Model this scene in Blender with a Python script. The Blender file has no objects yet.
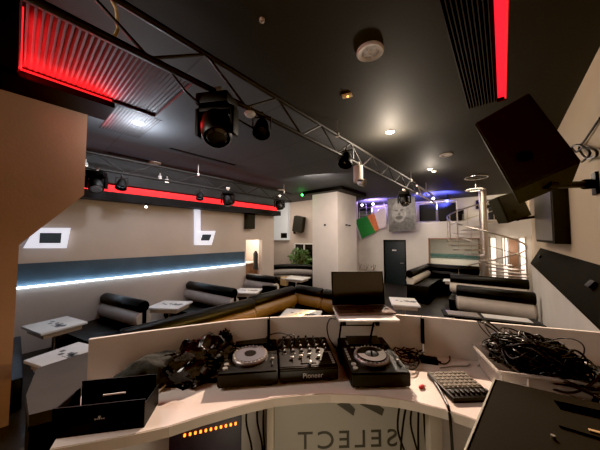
import bpy, bmesh, math, random
from mathutils import Vector, Matrix, noise
random.seed(7)
COL = bpy.context.scene.collection
sc = bpy.context.scene
R = math.radians
PI = math.pi

# ------------------------------------------------------------------ camera
FPX = 240.0
PITCH = math.atan(12 / 240); YAW = R(40.2); CAM = Vector((0, 0, 2.3))
FW = Vector((-math.sin(YAW) * math.cos(PITCH), math.cos(YAW) * math.cos(PITCH), math.sin(PITCH)))
RT = Vector((math.cos(YAW), math.sin(YAW), 0))
UP = Vector((math.sin(YAW) * math.sin(PITCH), -math.cos(YAW) * math.sin(PITCH), math.cos(PITCH)))
cd = bpy.data.cameras.new('camera'); cam = bpy.data.objects.new('camera', cd); COL.objects.link(cam)
cd.sensor_width = 36; cd.lens = 36 * FPX / 600; cd.clip_start = 0.02
cam.matrix_world = Matrix(((RT.x, UP.x, -FW.x, CAM.x), (RT.y, UP.y, -FW.y, CAM.y), (RT.z, UP.z, -FW.z, CAM.z), (0, 0, 0, 1)))
sc.camera = cam

def ray(x, y):
    return FW * FPX + RT * (x - 300) + UP * (225 - y)
def at(x, y, X=None, Y=None, Z=None):            # survey helper: where a sight line meets a plane of the room
    d = ray(x, y)
    t = (X - CAM.x) / d.x if X is not None else (Y - CAM.y) / d.y if Y is not None else (Z - CAM.z) / d.z
    return CAM + d * t
def at_wall(x, y, A, B):                          # ... or a vertical plane through A and B
    d = ray(x, y); n = Vector((-(B[1] - A[1]), B[0] - A[0], 0))
    t = n.dot(Vector((A[0], A[1], 0)) - CAM) / n.dot(d)
    return CAM + d * t

# ------------------------------------------------------------------ materials
def mat(name, col, rough=0.5, metal=0.0, emit=None, es=0.0, noise_amt=0.0, scale=8.0, trans=0.0, alpha=1.0, bump=0.0, bscale=40, spec=0.5, coat=0.0, stretch=None, sheen=0.0):
    m = bpy.data.materials.new(name); m.use_nodes = True
    nt = m.node_tree; b = nt.nodes['Principled BSDF']
    c = (*col, 1)
    b.inputs['Base Color'].default_value = c
    b.inputs['Roughness'].default_value = rough; b.inputs['Metallic'].default_value = metal
    b.inputs['Specular IOR Level'].default_value = spec
    b.inputs['Coat Weight'].default_value = coat
    b.inputs['Sheen Weight'].default_value = sheen
    if emit:
        b.inputs['Emission Color'].default_value = (*emit, 1); b.inputs['Emission Strength'].default_value = es
    b.inputs['Transmission Weight'].default_value = trans
    b.inputs['Alpha'].default_value = alpha
    tc = nt.nodes.new('ShaderNodeTexCoord')
    src = tc.outputs['Object']
    if stretch:
        mp = nt.nodes.new('ShaderNodeMapping'); mp.inputs['Scale'].default_value = stretch
        nt.links.new(src, mp.inputs['Vector']); src = mp.outputs['Vector']
    n = nt.nodes.new('ShaderNodeTexNoise'); n.inputs['Scale'].default_value = scale; n.inputs['Detail'].default_value = 5
    nt.links.new(src, n.inputs['Vector'])
    if noise_amt > 0:
        r = nt.nodes.new('ShaderNodeValToRGB')
        r.color_ramp.elements[0].position = .3; r.color_ramp.elements[1].position = .7
        r.color_ramp.elements[0].color = (*[max(0, v * (1 - noise_amt)) for v in col], 1)
        r.color_ramp.elements[1].color = (*[min(1, v * (1 + noise_amt)) for v in col], 1)
        nt.links.new(n.outputs['Fac'], r.inputs['Fac']); nt.links.new(r.outputs['Color'], b.inputs['Base Color'])
    if bump > 0:
        n2 = nt.nodes.new('ShaderNodeTexNoise'); n2.inputs['Scale'].default_value = bscale; n2.inputs['Detail'].default_value = 4
        nt.links.new(src, n2.inputs['Vector'])
        bp = nt.nodes.new('ShaderNodeBump'); bp.inputs['Strength'].default_value = bump; bp.inputs['Distance'].default_value = .02
        nt.links.new(n2.outputs['Fac'], bp.inputs['Height']); nt.links.new(bp.outputs['Normal'], b.inputs['Normal'])
    return m

M = {}
M['wall'] = mat('plaster_wall', (.56, .475, .42), .75, noise_amt=.05, scale=1.5, bump=.08)
M['wall_warm'] = mat('plaster_wall_warm', (.60, .47, .36), .75, noise_amt=.05, scale=1.2, bump=.08)
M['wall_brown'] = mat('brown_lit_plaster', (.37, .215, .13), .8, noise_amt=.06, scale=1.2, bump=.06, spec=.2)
M['wall_right'] = mat('ochre_plaster', (.50, .40, .28), .75, noise_amt=.05, scale=1.2, bump=.06)
M['wall_white'] = mat('white_paint', (.74, .70, .64), .6, noise_amt=.04, scale=2)
M['pillar'] = mat('pillar_paint', (.72, .66, .62), .6, noise_amt=.05, scale=2)
M['floor'] = mat('dark_floor', (.028, .025, .022), .4, noise_amt=.25, scale=3, bump=.05)
M['platform'] = mat('booth_floor', (.05, .042, .036), .6, noise_amt=.3, scale=6)
M['black'] = mat('black_satin', (.004, .004, .004), .5, noise_amt=.2, scale=20, spec=.2)
M['matte'] = mat('black_matte', (.009, .0085, .006), .7, noise_amt=.2, scale=12, spec=.2)
M['speaker'] = mat('speaker_coating', (.03, .028, .02), .65, noise_amt=.15, scale=60, bump=.3, bscale=300, spec=.2)
M['grille'] = mat('speaker_grille', (.021, .020, .015), .6, bump=.5, bscale=400, spec=.2)
M['truss'] = mat('truss_black', (.018, .016, .014), .55, metal=.2, noise_amt=.1)
M['steel'] = mat('brushed_steel', (.66, .60, .54), .28, metal=1, noise_amt=.06, scale=30, stretch=(1, 1, .05))
M['chrome'] = mat('chrome', (.75, .72, .68), .18, metal=1)
M['leather'] = mat('black_leather', (.0045, .0045, .0045), .4, noise_amt=.2, scale=10, bump=.15, bscale=60, spec=.22)
M['navy'] = mat('navy_leather', (.02, .03, .045), .45, noise_amt=.2, scale=10, bump=.15)
M['greyleather'] = mat('taupe_leather', (.30, .26, .24), .42, noise_amt=.08, scale=6, bump=.1, bscale=30)
M['goldlit_leather'] = mat('warm_lit_leather', (.17, .10, .04), .3, noise_amt=.1, scale=6, bump=.1, bscale=30)  # warm light on the grey-brown rolls, put into the leather colour
M['cream'] = mat('cream_leather', (.62, .55, .47), .45, noise_amt=.06, scale=6, bump=.08, bscale=30)
M['tabletop'] = mat('white_laminate', (.78, .75, .72), .35, noise_amt=.04, scale=4)
M['tableedge'] = mat('laminate_edge', (.62, .52, .42), .5, noise_amt=.1, scale=5)
M['print'] = mat('dark_print', (.16, .16, .17), .5, noise_amt=.3, scale=30)
M['desk'] = mat('desk_laminate', (.84, .74, .68), .38, noise_amt=.03, scale=3)
M['deskedge'] = mat('desk_edge', (.56, .47, .38), .5, noise_amt=.06, scale=3)
M['panel'] = mat('booth_panel', (.72, .67, .62), .5, noise_amt=.03, scale=2)
M['banner'] = mat('booth_banner', (.50, .47, .40), .45, noise_amt=.05, scale=2)
M['letters'] = mat('letter_print', (.10, .095, .08), .5, noise_amt=.1)
M['post'] = mat('booth_post', (.40, .34, .26), .5, noise_amt=.08, scale=4)
M['cable'] = mat('cable_rubber', (.007, .007, .006), .42, noise_amt=.2, scale=15)
M['greycable'] = mat('grey_cable', (.22, .20, .17), .45, noise_amt=.1)
M['case'] = mat('equipment_metal', (.010, .008, .005), .7, noise_amt=.08, scale=3, bump=.03, spec=.06)
M['recess'] = mat('recess_black', (.002, .002, .002), 1.0, spec=0.0)
M['ledge'] = mat('ledge_black', (.006, .0055, .004), .8, noise_amt=.1, spec=.08)
M['casedge'] = mat('case_edge', (.45, .42, .36), .35, metal=.8, noise_amt=.05)
M['darkgrey'] = mat('charcoal_cover', (.042, .038, .036), .75, noise_amt=.12, scale=6, spec=.25)
M['carton'] = mat('black_carton', (.004, .004, .0035), .55, noise_amt=.15, scale=5, spec=.2)
M['plastic'] = mat('translucent_plastic', (.80, .76, .70), .25, trans=.45, alpha=.62, noise_amt=.03)
M['binbag'] = mat('bin_bag_film', (.005, .005, .005), .10, coat=.4, noise_amt=.2, scale=8, bump=.5, bscale=28)
M['fabric'] = mat('black_fabric', (.018, .020, .016), .85, noise_amt=.25, scale=15, bump=.25, bscale=80, sheen=.15)
M['jog'] = mat('jog_platter', (.17, .165, .19), .4, metal=.1, noise_amt=.05)
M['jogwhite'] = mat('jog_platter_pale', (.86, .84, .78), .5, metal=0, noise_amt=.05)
M['jogring'] = mat('jog_ring', (.30, .26, .25), .35, metal=.7, noise_amt=.1)
M['deck'] = mat('deck_plastic', (.007, .0065, .006), .4, noise_amt=.15, scale=20, spec=.3)
M['screen'] = mat('dark_screen', (.010, .011, .012), .12, coat=.3, noise_amt=.1)
M['button'] = mat('silver_button', (.55, .52, .48), .35, metal=.6, noise_amt=.1)
M['knob'] = mat('knob_rubber', (.02, .02, .02), .5, noise_amt=.1)
M['logo'] = mat('silver_print', (.45, .43, .40), .4, metal=.3, noise_amt=.05)
M['padgrey'] = mat('controller_grey', (.21, .185, .145), .5, noise_amt=.08, scale=10)
M['red'] = mat('red_plastic', (.55, .02, .03), .35, noise_amt=.1)
M['laptop'] = mat('laptop_shell', (.22, .15, .12), .3, metal=.75, noise_amt=.05)
M['keys'] = mat('laptop_keys', (.03, .022, .02), .5, noise_amt=.1)
M['white'] = mat('white_plastic', (.82, .80, .77), .4, noise_amt=.03)
M['cardboard'] = mat('cardboard', (.50, .33, .15), .7, noise_amt=.12, scale=10)
M['wood'] = mat('brown_wood', (.30, .16, .09), .5, noise_amt=.25, scale=6, stretch=(1, 1, .1))
M['door'] = mat('dark_blue_door', (.018, .028, .034), .45, noise_amt=.1, scale=4)
M['band'] = mat('navy_wall_panel', (.045, .075, .105), .6, noise_amt=.15, scale=3, bump=.1)
M['lit_white'] = mat('lit_white_panel', (.8, .82, .9), .5, emit=(.68, .72, .88), es=.62, noise_amt=.02)
M['led_white'] = mat('led_white', (.8, .9, 1), .5, emit=(.66, .82, 1), es=6)
M['led_red'] = mat('led_red', (.8, .05, .05), .5, emit=(1, .02, .03), es=.95)
M['led_red_soft'] = mat('led_red_soft', (.8, .03, .03), .5, emit=(1, .02, .045), es=.9)
M['led_orange'] = mat('led_orange', (1, .4, .05), .5, emit=(1, .20, .02), es=3.2)
M['glow_warm'] = mat('backlit_panel', (1, .9, .8), .5, emit=(1, .86, .76), es=1.05)
M['glow_win'] = mat('bright_window', (1, .95, .85), .5, emit=(1, .88, .72), es=.62)
M['bulb'] = mat('bulb_white', (1, 1, 1), .5, emit=(1, .96, .88), es=40)
M['bulb_cool'] = mat('bulb_cool', (1, 1, 1), .5, emit=(.85, .92, 1), es=40)
M['bulb_soft'] = mat('bulb_soft', (1, 1, 1), .5, emit=(1, .92, .8), es=3.5)
M['green'] = mat('green_lamp', (.1, 1, .2), .5, emit=(.05, 1, .12), es=8)
M['blue'] = mat('blue_lamp', (.1, .1, 1), .5, emit=(.08, .10, 1), es=10)
M['amber'] = mat('amber_lamp', (1, .5, .1), .5, emit=(1, .45, .1), es=3)
M['trimring'] = mat('ceiling_trim_cream', (.55, .46, .38), .5, noise_amt=.05)
M['foliage'] = mat('leaf_green', (.13, .24, .08), .55, noise_amt=.45, scale=4)
M['flag_green'] = mat('flag_green', (.03, .30, .06), .7, noise_amt=.1)
M['flag_orange'] = mat('flag_orange', (.75, .22, .08), .7, noise_amt=.1)
M['flag_white'] = mat('flag_white', (.75, .66, .66), .7, noise_amt=.08)
for k, v in (('p1', .17), ('p2', .10), ('p3', .24), ('p4', .05)):
    M[k] = mat('poster_grey_' + k, (v, v * .97, v * .95), .6, noise_amt=.35, scale=7)
M['curtain'] = mat('charcoal_curtain', (.007, .007, .005), .9, noise_amt=.2, scale=5)
M['tvface'] = mat('large_screen_face', (.05, .045, .036), .35, noise_amt=.1, scale=2)
M['paper'] = mat('paper', (.80, .74, .70), .6, noise_amt=.03)
M['glass'] = mat('bottle_glass', (.25, .14, .06), .15, trans=.3, noise_amt=.2)

# ceiling: dark satin tiles with fine joints
def ceiling_mat():
    m = mat('ceiling_tiles', (.055, .054, .054), .68, noise_amt=.15, scale=1.2, spec=.3)
    nt = m.node_tree; b = nt.nodes['Principled BSDF']
    tc = nt.nodes.new('ShaderNodeTexCoord'); br = nt.nodes.new('ShaderNodeTexBrick')
    br.offset = 0; br.inputs['Scale'].default_value = 1.0
    br.inputs['Brick Width'].default_value = 6; br.inputs['Row Height'].default_value = 1.2; br.inputs['Mortar Size'].default_value = .012
    br.inputs['Color1'].default_value = (.10, .105, .112, 1); br.inputs['Color2'].default_value = (.088, .092, .10, 1); br.inputs['Mortar'].default_value = (.07, .073, .08, 1)
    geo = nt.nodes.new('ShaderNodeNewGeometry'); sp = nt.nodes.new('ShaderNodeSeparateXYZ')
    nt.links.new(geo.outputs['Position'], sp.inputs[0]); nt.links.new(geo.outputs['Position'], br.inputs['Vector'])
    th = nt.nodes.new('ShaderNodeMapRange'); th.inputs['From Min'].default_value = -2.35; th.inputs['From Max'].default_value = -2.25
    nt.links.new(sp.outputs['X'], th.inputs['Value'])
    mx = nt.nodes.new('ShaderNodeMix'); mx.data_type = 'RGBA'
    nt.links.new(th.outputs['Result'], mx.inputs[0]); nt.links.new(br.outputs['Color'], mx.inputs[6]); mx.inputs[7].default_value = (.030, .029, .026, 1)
    nt.links.new(mx.outputs[2], b.inputs['Base Color'])
    return m
M['ceiling'] = ceiling_mat()
M['corrugated'] = mat('corrugated_panel', (.065, .064, .067), .7, noise_amt=.1, spec=.2)

# ------------------------------------------------------------------ mesh builder
class B:
    def __init__(s): s.bm = bmesh.new()
    def _tf(s, vs, m):
        for v in vs: v.co = m @ v.co
    def box(s, c, d, rz=0.0, bevel=0.0, rot=None):
        r = bmesh.ops.create_cube(s.bm, size=1.0); vs = r['verts']
        for v in vs: v.co = Vector((v.co.x * d[0], v.co.y * d[1], v.co.z * d[2]))
        if bevel > 0:
            es = list({e for v in vs for e in v.link_edges})
            rr = bmesh.ops.bevel(s.bm, geom=es, offset=bevel, segments=2, affect='EDGES', profile=.6)
            vs = list({v for f in rr['faces'] for v in f.verts} | {v for v in vs if v.is_valid})
            vs = [v for v in vs if v.is_valid]
            seen = set(vs); st = list(vs)
            while st:
                v = st.pop()
                for e in v.link_edges:
                    o = e.other_vert(v)
                    if o not in seen: seen.add(o); st.append(o)
            vs = list(seen)
        m = Matrix.Translation(c) @ (rot if rot else Matrix.Rotation(rz, 4, 'Z'))
        s._tf(vs, m); return s
    def bb(s, x0, x1, y0, y1, z0, z1, bevel=0.0):
        return s.box(((x0 + x1) / 2, (y0 + y1) / 2, (z0 + z1) / 2), (abs(x1 - x0), abs(y1 - y0), abs(z1 - z0)), bevel=bevel)
    def lathe(s, prof, o=(0, 0, 0), axis=(0, 0, 1), n=24, sx=1, sy=1):
        q = Vector((0, 0, 1)).rotation_difference(Vector(axis).normalized()).to_matrix().to_4x4()
        m = Matrix.Translation(o) @ q; rings = []
        for (r, z) in prof:
            if r <= 1e-6: rings.append([s.bm.verts.new(m @ Vector((0, 0, z)))])
            else: rings.append([s.bm.verts.new(m @ Vector((r * sx * math.cos(2 * PI * k / n), r * sy * math.sin(2 * PI * k / n), z))) for k in range(n)])
        for a, b in zip(rings, rings[1:]):
            for k in range(n):
                k2 = (k + 1) % n
                if len(a) == 1 and len(b) == 1: continue
                if len(a) == 1: f = [a[0], b[k], b[k2]]
                elif len(b) == 1: f = [a[k], b[0], a[k2]]
                else: f = [a[k], b[k], b[k2], a[k2]]
                try: s.bm.faces.new(f)
                except ValueError: pass
        return s
    def cyl(s, p0, p1, r, r1=None, n=16, cap=True):
        p0 = Vector(p0); p1 = Vector(p1); L = (p1 - p0).length; r1 = r if r1 is None else r1
        pr = [(r, 0), (r1, L)]
        if cap: pr = [(0, 0)] + pr + [(0, L)]
        return s.lathe(pr, p0, (p1 - p0), n)
    def ring(s, c, axis, r, t, n=28, m=8):
        q = Vector((0, 0, 1)).rotation_difference(Vector(axis).normalized()).to_matrix().to_4x4(); T = Matrix.Translation(c) @ q
        pts = [T @ Vector((r * math.cos(2 * PI * k / n), r * math.sin(2 * PI * k / n), 0)) for k in range(n)]
        return s.tube(pts, t, m, closed=True)
    def tube(s, pts, r, n=6, closed=False):
        pts = [Vector(p) for p in pts]; N = len(pts); rings = []; pn = None
        for i, p in enumerate(pts):
            a = pts[(i - 1) % N] if (closed or i > 0) else p; b = pts[(i + 1) % N] if (closed or i < N - 1) else p
            t = (b - a)
            if t.length < 1e-9: t = Vector((0, 0, 1))
            t.normalize()
            if pn is None: pn = t.orthogonal().normalized()
            u = pn - t * pn.dot(t)
            if u.length < 1e-6: u = t.orthogonal()
            u.normalize(); pn = u; w = t.cross(u)
            rings.append([s.bm.verts.new(p + (u * math.cos(2 * PI * k / n) + w * math.sin(2 * PI * k / n)) * r) for k in range(n)])
        M_ = N if closed else N - 1
        for i in range(M_):
            a = rings[i]; b = rings[(i + 1) % N]
            off = 0
            if closed and i == N - 1:
                off = min(range(n), key=lambda o: (a[0].co - b[o].co).length)
            for k in range(n):
                try: s.bm.faces.new([a[k], a[(k + 1) % n], b[(k + 1 + off) % n], b[(k + off) % n]])
                except ValueError: pass
        if not closed:
            for rg in (rings[0], rings[-1]):
                try: s.bm.faces.new(rg)
                except ValueError: pass
        return s
    def sphere(s, c, r, sc_=(1, 1, 1), n=16):
        r_ = bmesh.ops.create_uvsphere(s.bm, u_segments=n, v_segments=max(6, n // 2), radius=r)
        for v in r_['verts']: v.co = Vector((v.co.x * sc_[0], v.co.y * sc_[1], v.co.z * sc_[2])) + Vector(c)
        return s
    def poly(s, pts, ext=None):
        vs = [s.bm.verts.new(p) for p in pts]
        f = s.bm.faces.new(vs)
        if ext is not None:
            ext = Vector(ext); v2 = [s.bm.verts.new(v.co + ext) for v in vs]
            s.bm.faces.new(list(reversed(v2)))
            n = len(vs)
            for k in range(n): s.bm.faces.new([vs[(k + 1) % n], vs[k], v2[k], v2[(k + 1) % n]])
        return s
    def prism(s, poly2, z0, z1): return s.poly([(p[0], p[1], z0) for p in poly2], (0, 0, z1 - z0))
    def done(s, name, m, parent=None, world=False, smooth=35):
        bmesh.ops.recalc_face_normals(s.bm, faces=s.bm.faces)
        me = bpy.data.meshes.new(name)
        o = bpy.data.objects.new(name, me); COL.objects.link(o)
        if parent is not None:
            o.parent = parent
            if world:
                w = world_matrix(parent).inverted()
                s._tf(s.bm.verts, w)
        else:
            if len(s.bm.verts):
                xs = [v.co.x for v in s.bm.verts]; ys = [v.co.y for v in s.bm.verts]; zs = [v.co.z for v in s.bm.verts]
                c = Vector(((min(xs) + max(xs)) / 2, (min(ys) + max(ys)) / 2, min(zs)))
                for v in s.bm.verts: v.co -= c
                o.location = c
        if smooth:
            for f in s.bm.faces: f.smooth = True
        s.bm.to_mesh(me); s.bm.free()
        if smooth: me.set_sharp_from_angle(angle=R(smooth))
        me.materials.append(m if not isinstance(m, str) else M[m])
        return o

def world_matrix(o):
    m = Matrix.LocRotScale(o.location, o.rotation_euler, o.scale)
    return (world_matrix(o.parent) @ m) if o.parent else m
def tag(o, label=None, cat=None, group=None, kind=None):
    if label: o['label'] = label
    if cat: o['category'] = cat
    if group: o['group'] = group
    if kind: o['kind'] = kind
    return o
def to_mesh(o):
    bpy.context.view_layer.update()
    me = bpy.data.meshes.new_from_object(o.evaluated_get(bpy.context.evaluated_depsgraph_get()))
    n = bpy.data.objects.new(o.name, me); nm = o.name
    n.location = o.location; n.rotation_euler = o.rotation_euler; n.scale = o.scale; n.parent = o.parent
    COL.objects.link(n); bpy.data.objects.remove(o); n.name = nm
    return n
def thing(name, label, cat, loc=(0, 0, 0), rz=0.0, group=None, rx=0.0, ry=0.0):
    o = bpy.data.objects.new(name, None); COL.objects.link(o); o.empty_display_size = .1
    o.location = loc; o.rotation_euler = (rx, ry, rz)
    return tag(o, label, cat, group)
def struct(name, b, m, **k):
    return tag(b.done(name, m, **k), kind='structure')
def kids(o): return [c for c in bpy.data.objects if c.parent == o]
def dup(root, loc, rz=0.0, label=None, scale=None):
    def cp(o, parent):
        c = o.copy(); COL.objects.link(c); c.parent = parent
        for ch in kids(o): cp(ch, c)
        return c
    r = cp(root, None); r.location = loc; r.rotation_euler = (0, 0, rz)
    if scale: r.scale = scale
    if label: r['label'] = label
    return r
def light(name, kind, loc, energy, col=(1, 1, 1), size=.1, target=None, spot=None, blend=.5, sy=None):
    ld = bpy.data.lights.new(name, kind); ld.energy = energy; ld.color = col
    if kind == 'AREA':
        ld.size = size
        if sy: ld.shape = 'RECTANGLE'; ld.size_y = sy
    else: ld.shadow_soft_size = size
    if spot: ld.spot_size = R(spot); ld.spot_blend = blend
    o = bpy.data.objects.new(name, ld); COL.objects.link(o); o.location = loc
    if target is not None:
        o.rotation_euler = (Vector(target) - Vector(loc)).to_track_quat('-Z', 'Y').to_euler()
    return o

# ================================================================== THE SHELL
CE = 4.2
XL, XR = -7.3, .8
struct('floor', B().bb(-12, 3, -5, 17, -.1, 0), 'floor', smooth=0)
struct('trim_booth_platform', B().bb(-3.2, .58, -3, 1.6, 0.001, .5, .01), 'platform')
# ceiling with two recesses
HA = (-4.15, -2.90, -.04, 1.35); HB = (.0, .10, -2.2, 4.32)
b = B()
xs = sorted({-12, XL, HA[0], HA[1], HB[0], HB[1], 3}); ys = sorted({-5, HA[2], HA[3], HB[2], HB[3], 17})
for i in range(len(xs) - 1):
    for j in range(len(ys) - 1):
        cx = (xs[i] + xs[i + 1]) / 2; cy = (ys[j] + ys[j + 1]) / 2
        if any(h[0] < cx < h[1] and h[2] < cy < h[3] for h in (HA, HB)): continue
        b.bb(xs[i], xs[i + 1], ys[j], ys[j + 1], CE, CE + .05)
struct('ceiling', b, 'ceiling', smooth=0)
for h, nm, dz, ry_ in ((HA, 'ceiling_recess', .045, False), (HB, 'ceiling_recess', .10, False)):
    b = B(); z1 = CE + dz
    b.bb(h[0] - .02, h[0], h[2], h[3], CE + .02, z1); b.bb(h[1], h[1] + .02, h[2], h[3], CE + .02, z1)
    b.bb(h[0], h[1], h[2] - .02, h[2], CE + .02, z1); b.bb(h[0], h[1], h[3], h[3] + .02, CE + .02, z1)
    # corrugated lid: ridges across the recess
    n = int((h[3] - h[2]) / .023); prev = None
    for k in range(n + 1):
        y = h[2] + (h[3] - h[2]) * k / n; z = z1 - (.011 if k % 2 else 0)
        cur = [b.bm.verts.new((h[0], y, z)), b.bm.verts.new((h[1], y, z))]
        if prev: b.bm.faces.new([prev[0], prev[1], cur[1], cur[0]])
        prev = cur
    b.bb(h[0], h[1], h[2], h[3], z1 + .01, z1 + .03)
    struct(nm, b, 'corrugated', smooth=0)
struct('trim_red_light_strip', B().bb(HA[0] + .002, HA[0] + .014, HA[2], .80, CE + .004, CE + .024).bb(HA[0], -3.0, HA[2] + .002, HA[2] + .012, CE + .004, CE + .022), 'led_red', smooth=0)
struct('trim_red_light_strip', B().bb(HB[0] + .004, HB[1] - .004, HB[2], HB[3] - .004, CE + .055, CE + .075), 'led_red_soft', smooth=0)
struct('trim_red_light_strip', B().bb(HB[1] - .022, HB[1] - .004, HB[2], HB[3] - .004, CE + .02, CE + .05), 'led_red', smooth=0)
b = B(); prev = None
for k in range(21):
    x = -.34 + .33 * k / 20; z = CE - .003 - (.010 if k % 2 else 0)
    cur = [b.bm.verts.new((x, 1.4, z)), b.bm.verts.new((x, 4.25, z))]
    if prev: b.bm.faces.new([prev[0], prev[1], cur[1], cur[0]])
    prev = cur
struct('trim_ribbed_panel', b, mat('ribbed_dark', (.018, .015, .015), .8, noise_amt=.1, spec=.1), smooth=0)
struct('trim_beam_or_light_block', B().bb(-4.15, -2.85, -.3, -.05, CE - .05, CE - .002), 'black', smooth=0)  # added block, stops the red light at the near end of the recess
b = B(); prev = None
for k in range(31):
    y = .86 + .6 * k / 30; z = CE - .003 - (.005 if k % 2 else 0)
    cur = [b.bm.verts.new((-5.3, y, z)), b.bm.verts.new((-4.18, y, z))]
    if prev: b.bm.faces.new([prev[0], prev[1], cur[1], cur[0]])
    prev = cur
struct('trim_ribbed_panel', b, 'corrugated', smooth=0)
struct('trim_beam_or_light_block', B().bb(-4.72, -4.16, -4.5, .84, CE - .07, CE - .002), 'black', smooth=0)

# left wall, with the bar opening
b = B()
b.bb(XL - .2, XL, -5, 5.53, 0, CE).bb(XL - .2, XL, 6.31, 6.95, 0, CE).bb(XL - .2, XL, 5.53, 6.31, 2.19, CE).bb(XL - .2, XL, 5.53, 6.31, 0, .78)
struct('wall_left', b, 'wall', smooth=0)
struct('wall_left_return', B().bb(-10.4, XL - .2, 6.85, 6.95, 0, CE), 'wall', smooth=0)
struct('wall_bar_niche', B().bb(-9.4, -9.3, 5.0, 6.85, 0, CE).bb(-9.3, XL - .2, 5.0, 5.08, 0, CE), 'wall_white', smooth=0)
# far left wall with the garden window
wx0, wx1, wz0, wz1 = -8.62, -7.25, .45, 1.98
b = B(); b.bb(-10.4, wx0, 9.7, 9.85, 0, CE).bb(wx1, -6.0, 9.7, 9.85, 0, CE).bb(wx0, wx1, 9.7, 9.85, wz1, CE).bb(wx0, wx1, 9.7, 9.85, 0, wz0)
struct('wall_far_left', b, 'wall', smooth=0)
struct('wall_outer_left', B().bb(-10.5, -10.4, 6.85, 9.85, 0, CE), 'wall', smooth=0)
struct('wall_far_return', B().bb(-6.12, -6.0, 9.86, 12, 0, CE), 'wall', smooth=0)
w = struct('window_1', B().bb(wx0, wx1, 9.76, 9.77, wz0, wz1), 'screen', smooth=0)
f = B()
for x in (wx0 + .03, (wx0 + wx1) / 2, wx1 - .03): f.bb(x - .03, x + .03, 9.7, 9.76, wz0, wz1)
f.bb(wx0, wx1, 9.7, 9.76, wz1 - .06, wz1).bb(wx0, wx1, 9.7, 9.76, wz0, wz0 + .06)
f.done('window_frame', 'white', w, world=True, smooth=0)
# far wall under the gallery: door, opening, backlit entrance
WY = 12.0; dx0, dx1 = -4.62, -3.54; ox0, ox1 = -2.58, -.72
b = B()
b.bb(-6, dx0, WY, WY + .15, 0, 2.34).bb(dx1, ox0, WY, WY + .15, 0, 2.34).bb(dx0, dx1, WY, WY + .15, 2.16, 2.34)
b.bb(ox0, ox1, WY, WY + .15, 0, .95).bb(ox0, ox1, WY, WY + .15, 2.25, 2.34).bb(ox1, -.45, WY, WY + .15, 0, 2.34)
struct('wall_far', b, 'wall_white', smooth=0)
d = struct('door_1', B().bb(dx0 + .01, dx1 - .01, WY + .03, WY + .09, 0, 2.15, .01), 'door')
B().bb(dx0, dx0 + .05, WY - .02, WY + .1, 0, 2.16).bb(dx1 - .05, dx1, WY - .02, WY + .1, 0, 2.16).bb(dx0, dx1, WY - .02, WY + .1, 2.1, 2.16).done('door_frame', 'black', d, world=True)
B().bb((dx0 + dx1) / 2 - .12, (dx0 + dx1) / 2 + .08, WY + .02, WY + .028, 1.62, 1.68).done('door_plate', 'white', d, world=True)
B().cyl((dx1 - .15, WY - .03, 1.05), (dx1 - .28, WY - .03, 1.05), .012).cyl((dx1 - .15, WY + .04, 1.05), (dx1 - .15, WY - .04, 1.05), .014).done('door_handle', 'steel', d, world=True)
struct('trim_gallery_slab', B().bb(-6, XR, WY, 16, 2.34, 2.98), 'wall_white', smooth=0)
struct('wall_gallery_back', B().bb(-6.1, 3, 13.9, 14.05, 2.98, CE), 'wall_white', smooth=0)
struct('wall_back_room', B().bb(-6.1, 3, 15.5, 15.6, 0, 2.34), 'wall_white', smooth=0)
w = struct('window_2', B().bb(ox0, ox1, WY + .07, WY + .08, .95, 2.25), mat('interior_glass', (.9, .9, .85), .05, trans=1, alpha=.12), smooth=0)
f = B(); f.bb(ox0, ox0 + .05, WY - .02, WY + .12, .95, 2.25).bb(ox1 - .05, ox1, WY - .02, WY + .12, .95, 2.25).bb(ox0, ox1, WY - .02, WY + .12, 2.2, 2.25).bb(ox0, ox1, WY - .02, WY + .12, .95, 1.0)
f.done('window_frame', 'wood', w, world=True, smooth=0)
# entrance: pale backlit strips between panels
EY = 12.35
struct('wall_entrance', B().bb(-.45, 3, EY, EY + .1, 0, 2.34), 'wall_white', smooth=0)
for k, (a, c) in enumerate(((491, 496), (503, 507), (520, 525))):
    p0 = at(a, 250, Y=EY - .03); p1 = at(c, 250, Y=EY - .03)
    wn = struct('window_%d' % (3 + k), B().bb(p0.x, p1.x, EY - .03, EY - .005, .35, 2.25), 'glow_warm', smooth=0)
    B().bb(p0.x - .015, p0.x, EY - .05, EY, .3, 2.3).bb(p1.x, p1.x + .015, EY - .05, EY, .3, 2.3).done('window_frame', 'steel', wn, world=True, smooth=0)
p0 = at(509, 250, Y=EY - .03); p1 = at(518, 250, Y=EY - .03)
d = struct('door_2', B().bb(p0.x, p1.x, EY - .06, EY - .005, 0, 2.22, .008), 'wood')
B().cyl((p0.x + .05, EY - .09, .9), (p0.x + .05, EY - .09, 1.3), .012).done('door_handle', 'steel', d, world=True)
# right wall, the low boxed wall with the sloping black ledge
struct('wall_right', B().bb(XR, XR + .15, -5, 13.9, 0, CE), 'wall_right', smooth=0)
ZE = at(570, 300, X=.58).z; ZW = at(600, 265, X=XR).z
b = B(); b.poly([(.60, -4, .001), (XR, -4, .001), (XR, -4, ZW - .06), (.60, -4, ZE - .01)], (0, 13.6, 0))
struct('wall_right_low', b, 'wall_white', smooth=0)
b = B(); b.poly([(.58, -4, ZE - .02), (.61, -4, ZE - .035), (XR - .003, -4, ZW - .05), (XR - .003, -4, ZW), (.58, -4, ZE)], (0, 13.6, 0))
struct('trim_sloping_ledge', b, 'ledge', smooth=0)
struct('wall_rear', B().bb(-12, 3, -4.7, -4.5, 0, CE), 'wall_warm', smooth=0)
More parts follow.
